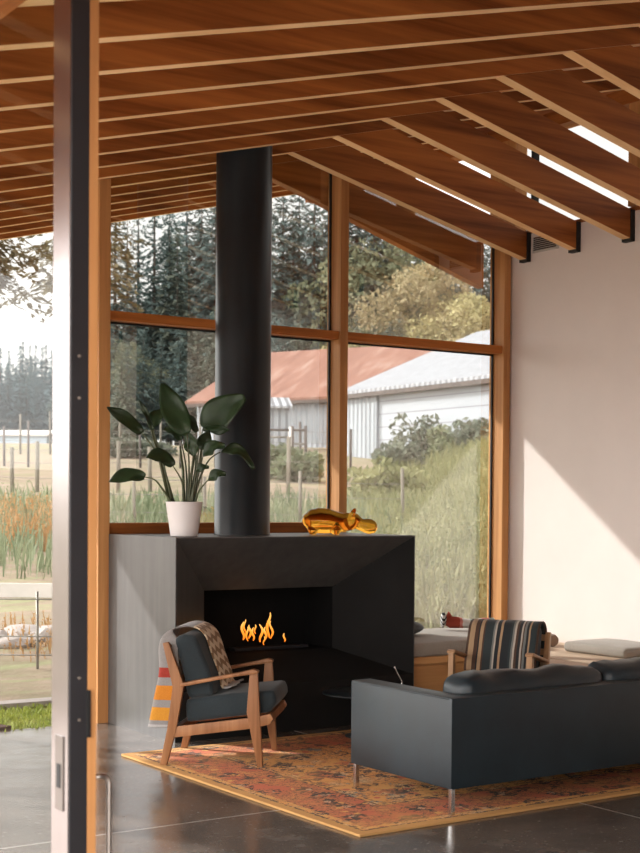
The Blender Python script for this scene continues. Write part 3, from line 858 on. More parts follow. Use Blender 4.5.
# small slate pillow half hidden by the fireplace
pp = on_plane(419, 633, (0, 8.05, 0), (0, 1, 0))
def pillow(name, hw, hd, hh, mat):
    bm = bmesh.new()
    bmesh.ops.create_uvsphere(bm, u_segments=32, v_segments=16, radius=1)
    for v in bm.verts:
        x, y, z = v.co
        r = (abs(x)**3+abs(y)**3)**(1/3) if (x or y) else 1
        s_ = math.hypot(x, y)/max(r, 1e-6)
        v.co = V((x*s_*hw, y*s_*hd, z*hh*(1-.25*(x*x+y*y))))
    t = MB(); t.add(bm); return t.build(name, mat, None, smooth=180)
pl = pillow('throw_pillow', .15, .13, .055, M['grey_pillow'])
pl.location = (6.12, 8.02, BZ+.15); pl.rotation_euler = (R(4), R(-6), R(-20))
tag(pl, 'slate grey pillow on the window seat at the edge of the fireplace', 'pillow')
# brown bolster end behind the chair
bo = MB().lathe([(.02, -.15), (.04, -.148), (.047, -.13), (.047, .13), (.04, .148), (.02, .15)], (0, 0, 0), 28).build('bolster', M['brown_fabric'], smooth=40)
bo.location = (7.20, 7.72, BZ+.048); bo.rotation_euler = (R(90), 0, R(-12))
tag(bo, 'small brown bolster on the pale bench behind the striped armchair', 'cushion')
# knitted cloth toy lying on the window seat: striped disc end, red body, mint and dark tail
def toy_mat():
    t = NT('patterned_knit'); tc = t.n('ShaderNodeTexCoord'); sp = t.n('ShaderNodeSeparateXYZ'); t.l(tc.outputs['Object'], sp.inputs[0])
    n_ = t.math('MULTIPLY_ADD', t.noise(t.coords('Object'), 30, 2), .06, -.03)
    x = t.math('ADD', t.math('MULTIPLY_ADD', sp.outputs[0], 2.2, .5), n_)
    red, wh, mt, dk, pk = (.38, .07, .045, 1), (.68, .66, .62, 1), (.42, .52, .46, 1), (.05, .06, .055, 1), (.60, .22, .18, 1)
    c = t.ramp(x, [(0, red), (.33, pk), (.38, wh), (.50, mt), (.56, dk), (.60, wh), (.68, pk), (.82, mt), (.90, dk)], 'CONSTANT')
    t.bsdf(c, .9, 0, .2); return t.m
M['toy'] = toy_mat()
def toy_face():
    t = NT('striped_knit'); tc = t.n('ShaderNodeTexCoord'); sp = t.n('ShaderNodeSeparateXYZ'); t.l(tc.outputs['Object'], sp.inputs[0])
    r_ = t.math('SQRT', t.math('ADD', t.math('POWER', sp.outputs[1], 2), t.math('POWER', sp.outputs[2], 2)))
    k = t.math('GREATER_THAN', t.math('FRACT', t.math('MULTIPLY', r_, 38)), .5)
    t.bsdf(t.mix(k, (.04, .04, .04, 1), (.62, .6, .58, 1)), .9, 0, .2); return t.m
M['toy_face'] = toy_face()
ty = empty('cloth_toy', (6.78, 8.06, BZ+.118)); tag(ty, 'red, white and mint knitted toy lying on the window seat behind the striped armchair', 'toy')
ty.rotation_euler.z = math.atan2(right0.y, right0.x)+.0
t = MB(); t.tube([(-.18, 0, .045), (-.15, 0, .045), (-.09, 0, .042), (-.03, 0, .036), (.03, 0, .036), (.10, 0, .04), (.17, 0, .04), (.21, 0, .03)], [.022, .044, .042, .034, .032, .038, .04, .012], 20)
t.build('body', M['toy'], ty)
t = MB(); t.tube([(-.215, 0, .058), (-.205, 0, .058), (-.19, 0, .058), (-.175, 0, .056)], [.03, .056, .058, .03], 24)
t.build('head', M['toy_face'], ty)
t = MB(); t.tube([(-.17, 0, .07), (-.155, 0, .105), (-.14, 0, .085)], [.018, .02, .012], 12); t.build('ear', M['toy'], ty)

# ------------------------------------------------------------------ potted plant on the fireplace
pc = V((4.19, 7.70, FZ))
po = empty('potted_plant', (pc.x, pc.y, FZ+.0005)); tag(po, 'broad-leaved bird of paradise plant in a white pot on the fireplace top', 'plant')
pot_ = MB().lathe([(.078, 0), (.083, .004), (.112, .20), (.114, .212), (.108, .212), (.104, .195), (.02, .19)], (0, 0, 0), 56).build('pot', M['white_pot'], po, smooth=40)
MB().lathe([(.103, .185), (.09, .192), (.02, .195)], (0, 0, 0), 32).build('soil', M['mulch'], pot_, smooth=40)
dpl = (pc-CAMP).dot(f2)
def PL(px, py, off=0):                      # point in the plant, local to the pot
    return at_depth(px, py, dpl+off) - V((pc.x, pc.y, FZ+.0005))
def leaf(base, mid, tip, w, off, roll=0, droop=0.0, stem=None, so_=0):
    a, b, c = PL(base[0], base[1], off), PL(mid[0], mid[1], off-.02), PL(tip[0], tip[1], off+droop)
    wm = w/163*.5
    def fn(u, v):
        p = a*(1-v)**2+b*2*v*(1-v)+c*v*v
        tg = ((b-a)*(1-v)+(c-b)*v).normalized()
        side = tg.cross(-f2).normalized()
        side = (Matrix.Rotation(R(roll), 3, tg) @ side)
        nr_ = side.cross(tg)
        ww = wm*(math.sin(math.pi*min(1, v*.93+.03)**.80)**.75)
        x = u*2-1
        return p+side*ww*x+nr_*(-.16*ww*(1-x*x)+.012*math.sin(v*9+x*2)*abs(x))
    lf = MB().grid(fn, 8, 18, uv=True).build('leaf', M['plant_leaf'], po, solid=.0015)
    if stem:
        pts = [PL(x, y, so_+(off-so_)*k/(len(stem))) for k, (x, y) in enumerate(stem)]+[a]
        # smooth the stalk
        q = []
        for i in range(len(pts)-1):
            p0 = pts[max(i-1, 0)]; p1 = pts[i]; p2 = pts[i+1]; p3 = pts[min(i+2, len(pts)-1)]
            for s in range(5):
                k = s/5
                q.append(.5*((2*p1)+(-p0+p2)*k+(2*p0-5*p1+4*p2-p3)*k*k+(-p0+3*p1-3*p2+p3)*k**3))
        q.append(pts[-1])
        n_ = len(q)
        MB().tube(q, [.0085-.0055*i/(n_-1) for i in range(n_)], 8).build('stalk', M['plant_stem'], po)
leaf((187, 434), (172, 410), (163, 383), 26, -.02, 12, .05, [(188, 503), (189, 465)])
leaf((203, 428), (218, 410), (245, 397), 33, .04, -15, -.05, [(190, 503), (196, 465)], .02)
leaf((203, 428), (214, 430), (230, 430), 12, .03, 40, -.02)
leaf((142, 433), (128, 418), (107, 407), 15, .05, 25, -.04, [(172, 503), (163, 465), (152, 446)], .02)
leaf((150, 428), (154, 414), (166, 410), 15, .10, -10, .05, [(174, 503), (160, 455)], .05)
leaf((153, 430), (147, 415), (139, 399), 6, .02, 30, .0, [(172, 503), (163, 462)], .0)
leaf((145, 477), (128, 470), (109, 482), 16, -.06, 25, -.05, [(172, 503), (163, 490), (155, 480)], -.02)
leaf((173, 466), (162, 449), (146, 458), 16, -.10, 30, -.06, [(184, 503), (182, 482)], -.04)
leaf((181, 440), (173, 426), (163, 429), 11, .06, 35, .0, [(187, 503), (186, 468)], .03)
leaf((193, 456), (192, 442), (184, 432), 15, -.02, -20, .04, [(189, 503), (191, 480)], -.01)
leaf((199, 448), (204, 442), (210, 431), 14, -.04, 15, .03, [(190, 503), (196, 475)], -.02)
leaf((203, 456), (211, 442), (225, 446), 15, -.05, -30, -.04, [(192, 503), (197, 480)], -.03)
leaf((220, 452), (240, 440), (254, 469), 13, -.06, -35, -.05, [(193, 503), (200, 478), (209, 460)], -.02)
leaf((208, 480), (216, 471), (226, 474), 11, -.08, -25, -.03, [(195, 503), (199, 491)], -.04)
leaf((197, 432), (192, 422), (188, 413), 9, .06, 20, .02, [(191, 503), (195, 470)], .04)
leaf((196, 470), (201, 466), (209, 467), 8, -.1, -20, -.02, [(192, 503), (194, 486)], -.06)
for a, b, c in (((170, 503), (160, 462), (150, 424)), ((184, 503), (183, 470), (180, 446)), ((192, 503), (200, 462), (203, 436)), ((188, 503), (192, 470), (197, 440))):
    MB().tube([PL(*a), PL(*b, .01), PL(*c, .03)], [.011, .009, .005], 8).build('stalk', M['plant_stem'], po)

# ------------------------------------------------------------------ amber glass hippo
hd = (V((5.33, 7.65, 0))-CAMP).dot(f2)
hip = MB()
H0 = at_depth(303, 531, hd); 
mpp = hd/FPX
hx_ = V((right0.x, right0.y, 0))
def HP(px, py, off=0): return V(((px-340)*mpp, off, (532.5-py)*mpp))   # local: x along the view's right, z up
pts = [(302.5, 521), (305, 520), (311, 519), (319, 518.5), (328, 519), (336, 520), (343, 520), (347, 519.5), (351, 519), (355, 519), (358, 520.5), (361, 522), (365, 523), (370, 524), (375, 524.5), (377.5, 524.5)]
rad = [2, 7, 11.5, 13, 12.6, 11, 9.5, 9, 9, 8.5, 6.5, 6.0, 7.2, 7.8, 6, 1.5]
hip.tube([HP(x, y) for x, y in pts], [r*mpp for r in rad], 28)
for sg in (1, -1):
    hip.tube([HP(351, 514, sg*.03), HP(354, 508, sg*.034), HP(355, 505.5, sg*.034)], [.022, .016, .006], 12)
    for x in (313, 336):
        hip.tube([HP(x, 522, sg*.03), HP(x, 528, sg*.034), HP(x, 532.3, sg*.034)], [.04, .036, .022], 14)
ho = hip.build('glass_figurine', M['amber'])
md = ho.modifiers.new('fuse', 'REMESH'); md.mode = 'VOXEL'; md.voxel_size = .0045; md.use_smooth_shade = True
md = ho.modifiers.new('soft', 'SMOOTH'); md.iterations = 12; md.factor = .5
hc = V((5.33, 7.65, FZ)); 
q = at_depth(340, 531, hd)
ho.location = (q.x, q.y, FZ+.002); ho.rotation_euler.z = -YAW
tag(ho, 'amber glass hippopotamus figurine on the fireplace top right of the flue', 'figurine')

# ------------------------------------------------------------------ outside: ground
def cam_uv(x, y):
    p = V((x, y, 0)); return p.dot(right0), p.dot(fwd0)
def smooth(a, b, x):
    k = min(1, max(0, (x-a)/(b-a))); return k*k*(3-2*k)
def terrain(x, y):
    u, d = cam_uv(x, y)
    z = -.03
    if d > 12: z += .078*(d-12) if d < 62 else .078*50+.03*(d-62)
    z += smooth(1.0, 3.6, u-d*.03)*smooth(12, 21, d)*1.15*(1-smooth(30, 55, d))
    z += .10*mnoise.noise(V((x*.25, y*.25, 0)))*smooth(13, 20, d)
    # the land falls into a valley on the far left
    z -= smooth(6, 40, -u-d*.20)*8*smooth(60, 120, d)
    return z
def W(u, d, dz=0):
    p = right0*u+fwd0*d
    return V((p.x, p.y, terrain(p.x, p.y)+dz))
def WP(px, d, dz=0):
    return W((px-CX)/FPX*d, d, dz)
bm = bmesh.new()
ds = [6, 8, 9.2, 10, 11, 12, 13, 14, 15.5, 17, 19, 21, 23, 25, 28, 31, 35, 40, 46, 52, 58, 65, 75, 90, 110, 140, 190, 260]
us = [-3, -2.4, -1.8, -1.4, -1.1, -.8, -.6, -.45, -.35, -.28, -.22, -.16, -.1, -.05, 0, .05, .1, .15, .2, .26, .33, .45, .6, .9, 1.3, 1.8, 2.4, 3]
rows = []
for d in ds:
    rows.append([bm.verts.new(W(u*max(d, 20), d)) for u in us])
for A_, B_ in zip(rows, rows[1:]):
    for k in range(len(us)-1):
        f = bm.faces.new((A_[k], A_[k+1], B_[k+1], B_[k])); f.smooth = True
t = MB(); t.add(bm); g = t.build('ground', M['ground']); g['kind'] = 'structure'
# keep the ground under the slab low
for v in g.data.vertices:
    if v.co.y < 8.9 and v.co.x < 9: v.co.z = -.2
# ground apron around the house so that no edge shows
MB().box(-60, 60, -60, 30, -.6, -.5).build('terrain', M['ground'])['kind'] = 'structure'

def blades(name, spots, mat, hmin, hmax, wd, lean=.35, n=1, label=None, cat=None, leafy=0, rs=1):
    rn = random.Random(rs); bm = bmesh.new()
    for p in spots:
        for k in range(n):
            h = rn.uniform(hmin, hmax); a = rn.uniform(0, 6.283); l_ = rn.uniform(0, lean)*h
            b = V((math.cos(a), math.sin(a), 0)); s = V((-b.y, b.x, 0))*wd*rn.uniform(.6, 1.3)
            p0 = p+V((rn.uniform(-.1, .1), rn.uniform(-.1, .1), 0))
            m1 = p0+b*l_*.35+V((0, 0, h*.55)); t1 = p0+b*l_+V((0, 0, h))
            vs = [bm.verts.new(q) for q in (p0-s*.6, p0+s*.6, m1+s, m1-s, t1)]
            bm.faces.new(vs[:4]); bm.faces.new((vs[3], vs[2], vs[4]))
            for j in range(leafy):
                q = p0+b*l_*rn.random()+V((0, 0, h*rn.uniform(.25, 1)))
                d1_ = V((rn.gauss(0, 1), rn.gauss(0, 1), rn.gauss(0, .7))).normalized()*wd*rn.uniform(1.6, 3.4)
                d2_ = d1_.cross(V((rn.gauss(0, 1), rn.gauss(0, 1), rn.gauss(0, 1)))).normalized()*wd*rn.uniform(.7, 1.4)
                vv = [bm.verts.new(x) for x in (q, q+d1_*.5+d2_, q+d1_, q+d1_*.5-d2_)]
                bm.faces.new(vv)
    t = MB(); t.add(bm); o = t.build(name, mat); tag(o, label, cat, None, 'stuff'); return o
rg = random.Random(11)
# lawn strip and mulch just beyond the slab on the left
def floorp(px, py): return on_plane(px, py, (0, 0, 0), (0, 0, 1))
LW = [(1.0, 8.47), (6.5, 8.47), (8.0, 9.4), (1.0, 9.35)]
t = MB().prism(LW, -.10, -.012, 'z'); t.build('lawn_base', M['lawn'])['kind'] = 'structure'
sp_ = [V((rg.uniform(2.2, 5.2), rg.uniform(8.48, 9.35), -.012)) for _ in range(2600)]
blades('lawn', sp_, M['lawn'], .02, .045, .006, .6, 2, 'short bright lawn strip outside the open doorway', 'grass')
t = MB().prism([(1.0, 8.47), (3.36, 8.47), (3.40, 8.50), (3.2, 9.0), (1.0, 9.25)], -.012, .02, 'z'); mu = t.build('mulch', M['mulch'])
tag(mu, 'dark red bark mulch bed beside the lawn strip', 'mulch', None, 'stuff')
MB().box(-2, 9.0, 9.36, 9.52, -.1, .03, .006).build('kerb', M['pale_stone'])['kind'] = 'structure'

# weeds over the field
spots = []
for _ in range(5200):
    d = rg.uniform(13.5, 32); u = rg.uniform(.02, .125)*d+rg.uniform(-.3, .6)
    spots.append(W(u, d))
for _ in range(3000):
    d = rg.uniform(30, 44); spots.append(W(rg.uniform(.028, .125)*d, d))
blades('tall_weeds', spots, M['weed'], .25, .62, .018, .5, 1, 'yellow green weeds on the bank outside the right pane', 'weeds', 3)
spots = [WP(rg.uniform(-20, 420), rg.uniform(18, 30)) for _ in range(3800)]
blades('field_grass', spots, M['weed_green'], .25, .55, .016, .5, 1, 'tall green and straw grass in the field outside the windows', 'grass', 1, 3)
spots = [WP(rg.uniform(-30, 70), rg.uniform(21, 27)) for _ in range(900)]
blades('orange_brush', spots, M['orange_weed'], .2, .5, .014, .5, 1, 'orange autumn brush beyond the white rail at far left', 'brush', 5, 4)
spots = [WP(rg.uniform(-30, 70), rg.uniform(12.5, 14.5)) for _ in range(150)]
blades('low_brush', spots, M['orange_weed'], .08, .22, .009, .5, 1, 'low rusty weeds among the pale rocks at far left', 'brush', 3, 5)

# pale rocks at the edge of the field
for i in range(9):
    bm = bmesh.new(); bmesh.ops.create_icosphere(bm, subdivisions=2, radius=1)
    for v in bm.verts: v.co *= 1+.25*mnoise.noise(v.co*1.4+V((i*7, 0, 0)))
    t = MB(); t.add(bm); o = t.build('rock', M['pale_stone'], smooth=30)
    s_ = rg.uniform(.07, .16); o.scale = (s_*1.8, s_*1.3, s_*.7)
    o.location = WP(-20+i*9+rg.uniform(-3, 3), 13.2+rg.uniform(-.7, .8), .02)
    o.rotation_euler.z = rg.uniform(0, 6)
    tag(o, 'pale rock at the edge of the field beyond the lawn at far left', 'rock', 'pale rocks beyond the lawn')

# white rail on dark posts
wr = empty('white_rail_fence', WP(20, 16.5)); tag(wr, 'white board rail on dark posts in the field at far left', 'fence')
def wl(p): return p-wr.location
zr = at_depth(20, 595, 16.5).z
a_, b_ = WP(-120, 16.5), WP(75, 16.5)
a_.z = b_.z = zr
dirn = (b_-a_).normalized(); nn_ = V((-dirn.y, dirn.x, 0))
def beam(name, a, b, w, h, mat, parent, off=V((0, 0, 0))):
    d_ = (b-a).normalized(); sd = d_.cross(V((0, 0, 1))).normalized()*w/2; up_ = V((0, 0, h/2))
    bm = bmesh.new(); vs = []
    for p in (a, b):
        vs.append([bm.verts.new(p+x-off) for x in (sd+up_, -sd+up_, -sd-up_, sd-up_)])
    A_, B_ = vs
    for k in range(4): bm.faces.new((A_[k], A_[(k+1) % 4], B_[(k+1) % 4], B_[k]))
    bm.faces.new(A_[::-1]); bm.faces.new(B_)
    bmesh.ops.recalc_face_normals(bm, faces=bm.faces[:])
    t = MB(); t.add(bm); return t.build(name, mat, parent)
beam('rail', a_, b_, .06, .27, M['white_board'], wr, wr.location)
for px in (-90, -45, 3, 16, 37, 60):
    p = WP(px, 16.45); MB().tube([wl(p+V((0, 0, -.05))), wl(V((p.x, p.y, zr-.09)))], .018, 8).build('post', M['dark_post'], wr)
# wire fences
def wire_fence(d, pxs, h, mat, label, heights=(.4, .8, 1.1), rad=.035, slant=0):
    fo = empty('wire_fence', WP(pxs[0], d)); tag(fo, label, 'fence')
    tops = []
    for i, px in enumerate(pxs):
        p = WP(px, d+slant*i)-fo.location
        hh = h*(1+.12*math.sin(i*5.1))
        MB().tube([p+V((0, 0, -.1)), p+V((.02*math.sin(i*3), .02, hh))], rad, 8).build('post', mat, fo); tops.append(p)
    for z in heights:
        MB().tube([p+V((0, 0, z)) for p in tops], .006, 5).build('wire', M['wire'], fo)
wire_fence(12.2, (-60, 38, 140), .75, M['wire'], 'thin wire fence just beyond the lawn kerb', (.12, .28, .6), .012)
wire_fence(33, (-60, -15, 12, 37, 70, 118, 150, 200, 250, 288, 345), 1.15, M['weathered'], 'weathered post and wire fence across the middle of the field', (.35, .7, 1.0), .05)
wire_fence(24, (80, 134, 205, 300, 403), 1.0, M['weathered'], 'pale post and wire fence nearest the windows', (.3, .6, .85), .03)
wire_fence(44, (-80, -30, 4, 28, 60, 105, 140, 180, 215, 255, 300, 350), 1.3, M['dark_post'], 'row of dark vineyard posts and wires in front of the barns', (.4, .75, 1.1), .04)
wire_fence(52, (-120, -60, -20, 20, 50, 90, 120, 160, 200), 1.4, M['weathered'], 'farthest row of vineyard posts and wires', (.4, .8, 1.2), .04)
# dark pipe gate in front of the barn
gt = empty('pipe_gate', WP(272, 40)); tag(gt, 'dark rail gate with a pale post in front of the corrugated barn', 'gate')
gz = lambda y: at_depth(285, y, 40).z
def gp(px, y): return at_depth(px, y, 40)-gt.location
for (x0, y0, x1, y1) in ((262, 429.5, 290, 430), (292, 430, 306, 430), (292, 444, 306, 444), (262, 437, 290, 437)):
    MB().tube([gp(x0, y0), gp(x1, y1)], .035, 6).build('rail', M['dark_post'] if y0 < 435 else M['wire'], gt)
for px in (292.5, 305.5):
    MB().tube([gp(px, 426), gp(px, 470)], .045, 8).build('post', M['dark_post'], gt)
MB().tube([gp(290.5, 427), gp(290.5, 472)], .05, 8).build('post', M['white_board'], gt)

# ------------------------------------------------------------------ barns
def planar(name, pts, mat, parent, th=.12):
    """closed slab from a planar outline"""
    bm = bmesh.new(); vs = [bm.verts.new(V(p)-parent.location) for p in pts]
    f = bm.faces.new(vs); f.normal_update(); n_ = f.normal.copy()
    r_ = bmesh.ops.extrude_face_region(bm, geom=[f])
    for v in r_['geom']:
        if isinstance(v, bmesh.types.BMVert): v.co -= n_*th
    bmesh.ops.recalc_face_normals(bm, faces=bm.faces[:])
    t = MB(); t.add(bm); return t.build(name, mat, parent)
# long barn with the rusted roof: local axis along its eaves
def barn(name, p_left, p_right, depth, zb, ze, zr_, roof_m, wall_m, label, over=.4):
    """p_left/p_right: front wall ends (x, y); zb base, ze eaves, zr_ ridge"""
    o = empty(name, (p_left.x, p_left.y, zb))
    a = V((p_left.x, p_left.y, 0)); b = V((p_right.x, p_right.y, 0))
    ln = (b-a).length; ang = math.atan2((b-a).y, (b-a).x); o.rotation_euler.z = ang
    h, hr = ze-zb, zr_-zb
    t = MB().prism([(0, -1.5), (depth, -1.5), (depth, h), (depth/2, hr), (0, h)], 0, ln, 'x'); t.build('walls', wall_m, o)
    sl = (hr-h)/(depth/2)
    for sg in (1, -1):
        y0 = -over if sg > 0 else depth+over
        ze0 = h-over*sl
        t = MB().prism([(y0, ze0+.05), (depth/2, hr+.05), (depth/2, hr+.17), (y0, ze0+.17)], -over, ln+over, 'x'); rf_ = t.build('roof', roof_m, o)
        t = MB().box(-over, ln+over, min(y0, y0+.06*sg), max(y0, y0+.06*sg), ze0-.1, ze0+.06); t.build('fascia', M['dark_post'], rf_)
    tag(o, label, 'barn'); return o
dl, dr = 66, 60
pa = at_depth(197, 440, dl); pb = at_depth(420, 440, dr)
zb1 = at_depth(300, 456, 62).z; ze1 = at_depth(272, 399, 64).z
barn('barn', pa, pb, 11, zb1, ze1, ze1+2.6, M['rust_roof'], M['corrugated'], 'long corrugated iron barn with a rusted red roof behind the other shed')
# white roofed shed in front on the right
ds_, de_ = 52, 50
pa = at_depth(350, 430, ds_); pb = at_depth(560, 430, de_-8)
zb2 = at_depth(370, 455, ds_).z; ze2 = at_depth(365, 393, ds_).z
sh = barn('barn', pa, pb, 12, zb2, ze2, ze2+2.5, M['roof_white'], M['clapboard'], 'white clapboard shed with a pale metal roof seen through the right pane', .35)
t = MB().box(-.05, 1.95, -.12, .05, -1.5, ze2-zb2-.05); t.build('corrugated_wall', M['corrugated'], sh)
# lean-to on the rusted barn
lt_ = empty('lean_to', at_depth(262, 440, 57)); tag(lt_, 'small corrugated lean-to against the rusted barn', 'shed')
lt_.rotation_euler.z = -YAW+.1
lz = lt_.location.z
z0_ = at_depth(272, 456, 57).z-lz; z1_ = at_depth(272, 408, 57).z-lz; z2_ = at_depth(272, 400, 57).z-lz
MB().box(-1.2, 1.1, 0, 2, z0_-1.5, z1_).build('wall', M['corrugated'], lt_)
MB().prism([(-.3, z1_-.02), (2, z2_+.15), (2, z2_+.25), (-.3, z1_+.08)], -1.3, 1.2, 'x').build('roof', M['roof_white'], lt_)
# blue-roofed shed low on the left
bs = empty('greenhouse', at_depth(22, 455, 78)); tag(bs, 'low pale blue shed across the field at far left', 'shed')
bs.rotation_euler.z = -YAW
z0_ = at_depth(22, 470, 78).z-bs.location.z; z1_ = at_depth(22, 436, 78).z-bs.location.z; z2_ = at_depth(22, 430, 78).z-bs.location.z
MB().box(-2.8, 1.35, 0, 5, z0_-2, z1_).build('walls', M['blue_roof'], bs)
MB().prism([(-.3, z1_), (2.5, z2_), (5.3, z1_), (5.3, z1_+.1), (2.5, z2_+.1), (-.3, z1_+.1)], -3.0, 1.5, 'x').build('roof', M['white_board'], bs)

# ------------------------------------------------------------------ trees and bushes
def leafcloud(bm, rn, c, r, n, size, flat=.8):
    for _ in range(n):
        d_ = V((rn.gauss(0, 1), rn.gauss(0, 1), rn.gauss(0, 1))).normalized()
        q = c+V((d_.x*r[0], d_.y*r[1], d_.z*r[2]))*rn.uniform(.55, 1.0)
        n1 = V((rn.gauss(0, 1), rn.gauss(0, 1), rn.gauss(0, 1))).normalized()
        n2 = n1.cross(V((rn.gauss(0, 1), rn.gauss(0, 1), rn.gauss(0, 1)))).normalized()
        s = size*rn.uniform(.6, 1.3)
        bm.faces.new([bm.verts.new(x) for x in (q-n1*s, q+n2*s*.5, q+n1*s, q-n2*s*.5)])
def conifer_mesh(seed, h, rb_, dens, size, gap=.0, start=.10):
    rn = random.Random(seed); bm = bmesh.new()
    z = h*start
    while z < h*.985:
        f = 1-z/h
        L_ = rb_*(f**.75)*rn.uniform(.65, 1.12)+.12
        nb = max(4, int(6*f+4))
        a0 = rn.uniform(0, 6.28)
        for k in range(nb):
            if rn.random() < gap: continue
            a = a0+6.283*k/nb+rn.uniform(-.25, .25); l_ = L_*rn.uniform(.6, 1.15)
            dr_ = V((math.cos(a), math.sin(a), 0)); sd = V((-dr_.y, dr_.x, 0))
            nseg = max(2, int(l_*dens))
            for j in range(nseg):
                q = (j+.6)/nseg
                c = V((0, 0, z))+dr_*l_*q+V((0, 0, -.28*l_*q*q+.05*l_+rn.uniform(-.1, .1)))+sd*rn.uniform(-.16, .16)*l_*(1.1-q*.5)
                s = size*rn.uniform(.7, 1.4)*(.55+.6*f)
                b_ = (dr_*rn.uniform(.4, 1)+sd*rn.uniform(-.8, .8)+V((0, 0, rn.uniform(-.7, .15)))).normalized()
                w_ = b_.cross(V((rn.gauss(0, .5), rn.gauss(0, .5), 1))).normalized()
                bm.faces.new([bm.verts.new(x) for x in (c-b_*s*.8, c+w_*s*.34, c+b_*s, c-w_*s*.34)])
        z += h/46*rn.uniform(.7, 1.35)
    me = bpy.data.meshes.new('needles'); bm.to_mesh(me); bm.free(); return me
def trunk_mesh(h, r, top=.95):
    t = MB().tube([(0, 0, -1), (0, 0, h*.3), (0, 0, h*.7), (0, 0, h*top)], [r, r*.75, r*.4, r*.08], 8)
    me = bpy.data.meshes.new('trunk'); t.bm.to_mesh(me); t.bm.free(); me.materials.append(M['bark']); return me
def round_tree_mesh(seed, h, r, n, size):
    rn = random.Random(seed); bm = bmesh.new()
    for k in range(34):
        a = rn.uniform(0, 6.28); zz = rn.uniform(.28, .95); rr_ = r*math.sin(math.pi*min(1, zz*.95))**.6*rn.uniform(.3, 1)
        c = V((math.cos(a)*rr_, math.sin(a)*rr_, zz*h)); s = r*rn.uniform(.22, .40)
        leafcloud(bm, rn, c, (s, s, s*.8), n, size)
    me = bpy.data.meshes.new('leaves'); bm.to_mesh(me); bm.free(); return me
protos = []
for sd, rb_, dn, sz, gp_, mt in ((1, 3.9, 15, .27, .05, 'conifer'), (2, 3.3, 17, .25, .06, 'conifer'), (3, 2.6, 12, .24, .25, 'conifer'), (4, 3.9, 14, .27, .05, 'conifer_olive')):
    me = conifer_mesh(sd, 15, rb_, dn, sz, gp_); me.materials.append(M[mt]); protos.append(me)
tmesh = trunk_mesh(15, .17)
hill = conifer_mesh(9, 13, 2.4, 5, .42, .03); hill.materials.append(M['hill_conifer'])
def tree(fm, tm, loc, s, rz, name, label, group, sz=1):
    o = empty(name, loc, rz); o.scale = (s, s, s*sz); tag(o, label, 'tree', group)
    for nm, me in (('foliage', fm), ('trunk', tm)):
        c = bpy.data.objects.new(nm, me); col.objects.link(c); c.parent = o
    return o
def conifer(px, d, ytop, k, label=None, name='conifer_tree'):
    base = WP(px, d)
    top = at_depth(px, ytop, d).z
    s = (top-base.z)/15
    tree(protos[k], tmesh, base, s, rg.uniform(0, 6.28), name,
         label or ('thin sparse conifer standing out against the sky behind the left panes' if k == 2 else 'olive conifer in the tree line beyond the barns' if k == 3 else 'dark green conifer in the tree line beyond the barns'),
         ('sparse conifers' if k == 2 else 'olive conifers' if k == 3 else 'dark conifers'))
rt = random.Random(21)
for px, yt in ((114, 180), (137, 190), (153, 172), (126, 205)): conifer(px, 92+rt.uniform(-3, 3), yt, 2)
for px, yt, k in ((168, 226, 0), (185, 205, 1), (200, 212, 0), (214, 200, 1), (226, 190, 0), (245, 205, 1), (264, 196, 0), (281, 188, 1), (297, 200, 0), (312, 192, 1), (326, 205, 0), (341, 190, 1),
                  (356, 198, 0), (372, 200, 1), (388, 214, 0), (405, 210, 1), (423, 222, 0), (440, 232, 1), (458, 240, 0), (476, 236, 1), (494, 240, 0), (176, 250, 3), (206, 258, 3), (291, 240, 3), (317, 250, 0)):
    conifer(px, 97+rt.uniform(-6, 6), yt-26, k)
for px in range(96, 500, 17):
    conifer(px+rt.uniform(-5, 5), 83+rt.uniform(-3, 3), rt.uniform(300, 340), rt.choice((0, 1, 0, 3)), None)
for px in range(86, 520, 22):
    conifer(px+rt.uniform(-6, 6), 108+rt.uniform(-4, 4), rt.uniform(245, 290) if px < 170 else rt.uniform(205, 245), rt.choice((0, 1)), None)
# overhanging tree at far left, nearer
hm = conifer_mesh(77, 13, 4.2, 26, .19, .06, .45); hm.materials.append(M['brown_needles'])
tm3 = trunk_mesh(13, .2)
for px, d, lab in ((-30, 38, 'tall tree with brownish high branches at the far left edge of the door glass'), (78, 47, 'tall tree with brownish high branches, half hidden behind the door stile')):
    b_ = WP(px, d); s_ = (at_depth(px, 292, d).z-b_.z)/(13*.44)
    tree(hm, tm3, b_, s_, rg.uniform(0, 6), 'high_branched_tree', lab, None)
# forested hill far left
hillg = [WP(-60, 150), ]
hb = bmesh.new()
def hz(px, d):
    yt = 376-22*math.sin((px+40)/38.0)-.15*(px-25)
    return at_depth(px, yt, d).z
hpts = []
rowsH = []
for j, d in enumerate((118, 128, 140, 152, 168, 190)):
    fz = (0, .35, .7, .95, 1.0, .6)[j]
    rowsH.append([hb.verts.new(WP(px, d)*1.0+V((0, 0, 0))) for px in range(-160, 131, 10)])
    for v, px in zip(rowsH[-1], range(-160, 131, 10)):
        base = v.co.z; fade = 1-smooth(85, 130, px)
        v.co.z = base+(hz(px, d)-6.5-base)*fz*fade if hz(px, d)-6.5 > base else base
for A_, B_ in zip(rowsH, rowsH[1:]):
    for k in range(len(A_)-1): hb.faces.new((A_[k], A_[k+1], B_[k+1], B_[k]))
hillz = {(j, px): v.co.copy() for j, row in enumerate(rowsH) for v, px in zip(row, range(-160, 131, 10))}
t = MB(); t.add(hb); ho_ = t.build('hill', M['hill_conifer']); ho_['kind'] = 'structure'
htrunk = trunk_mesh(13, .2)
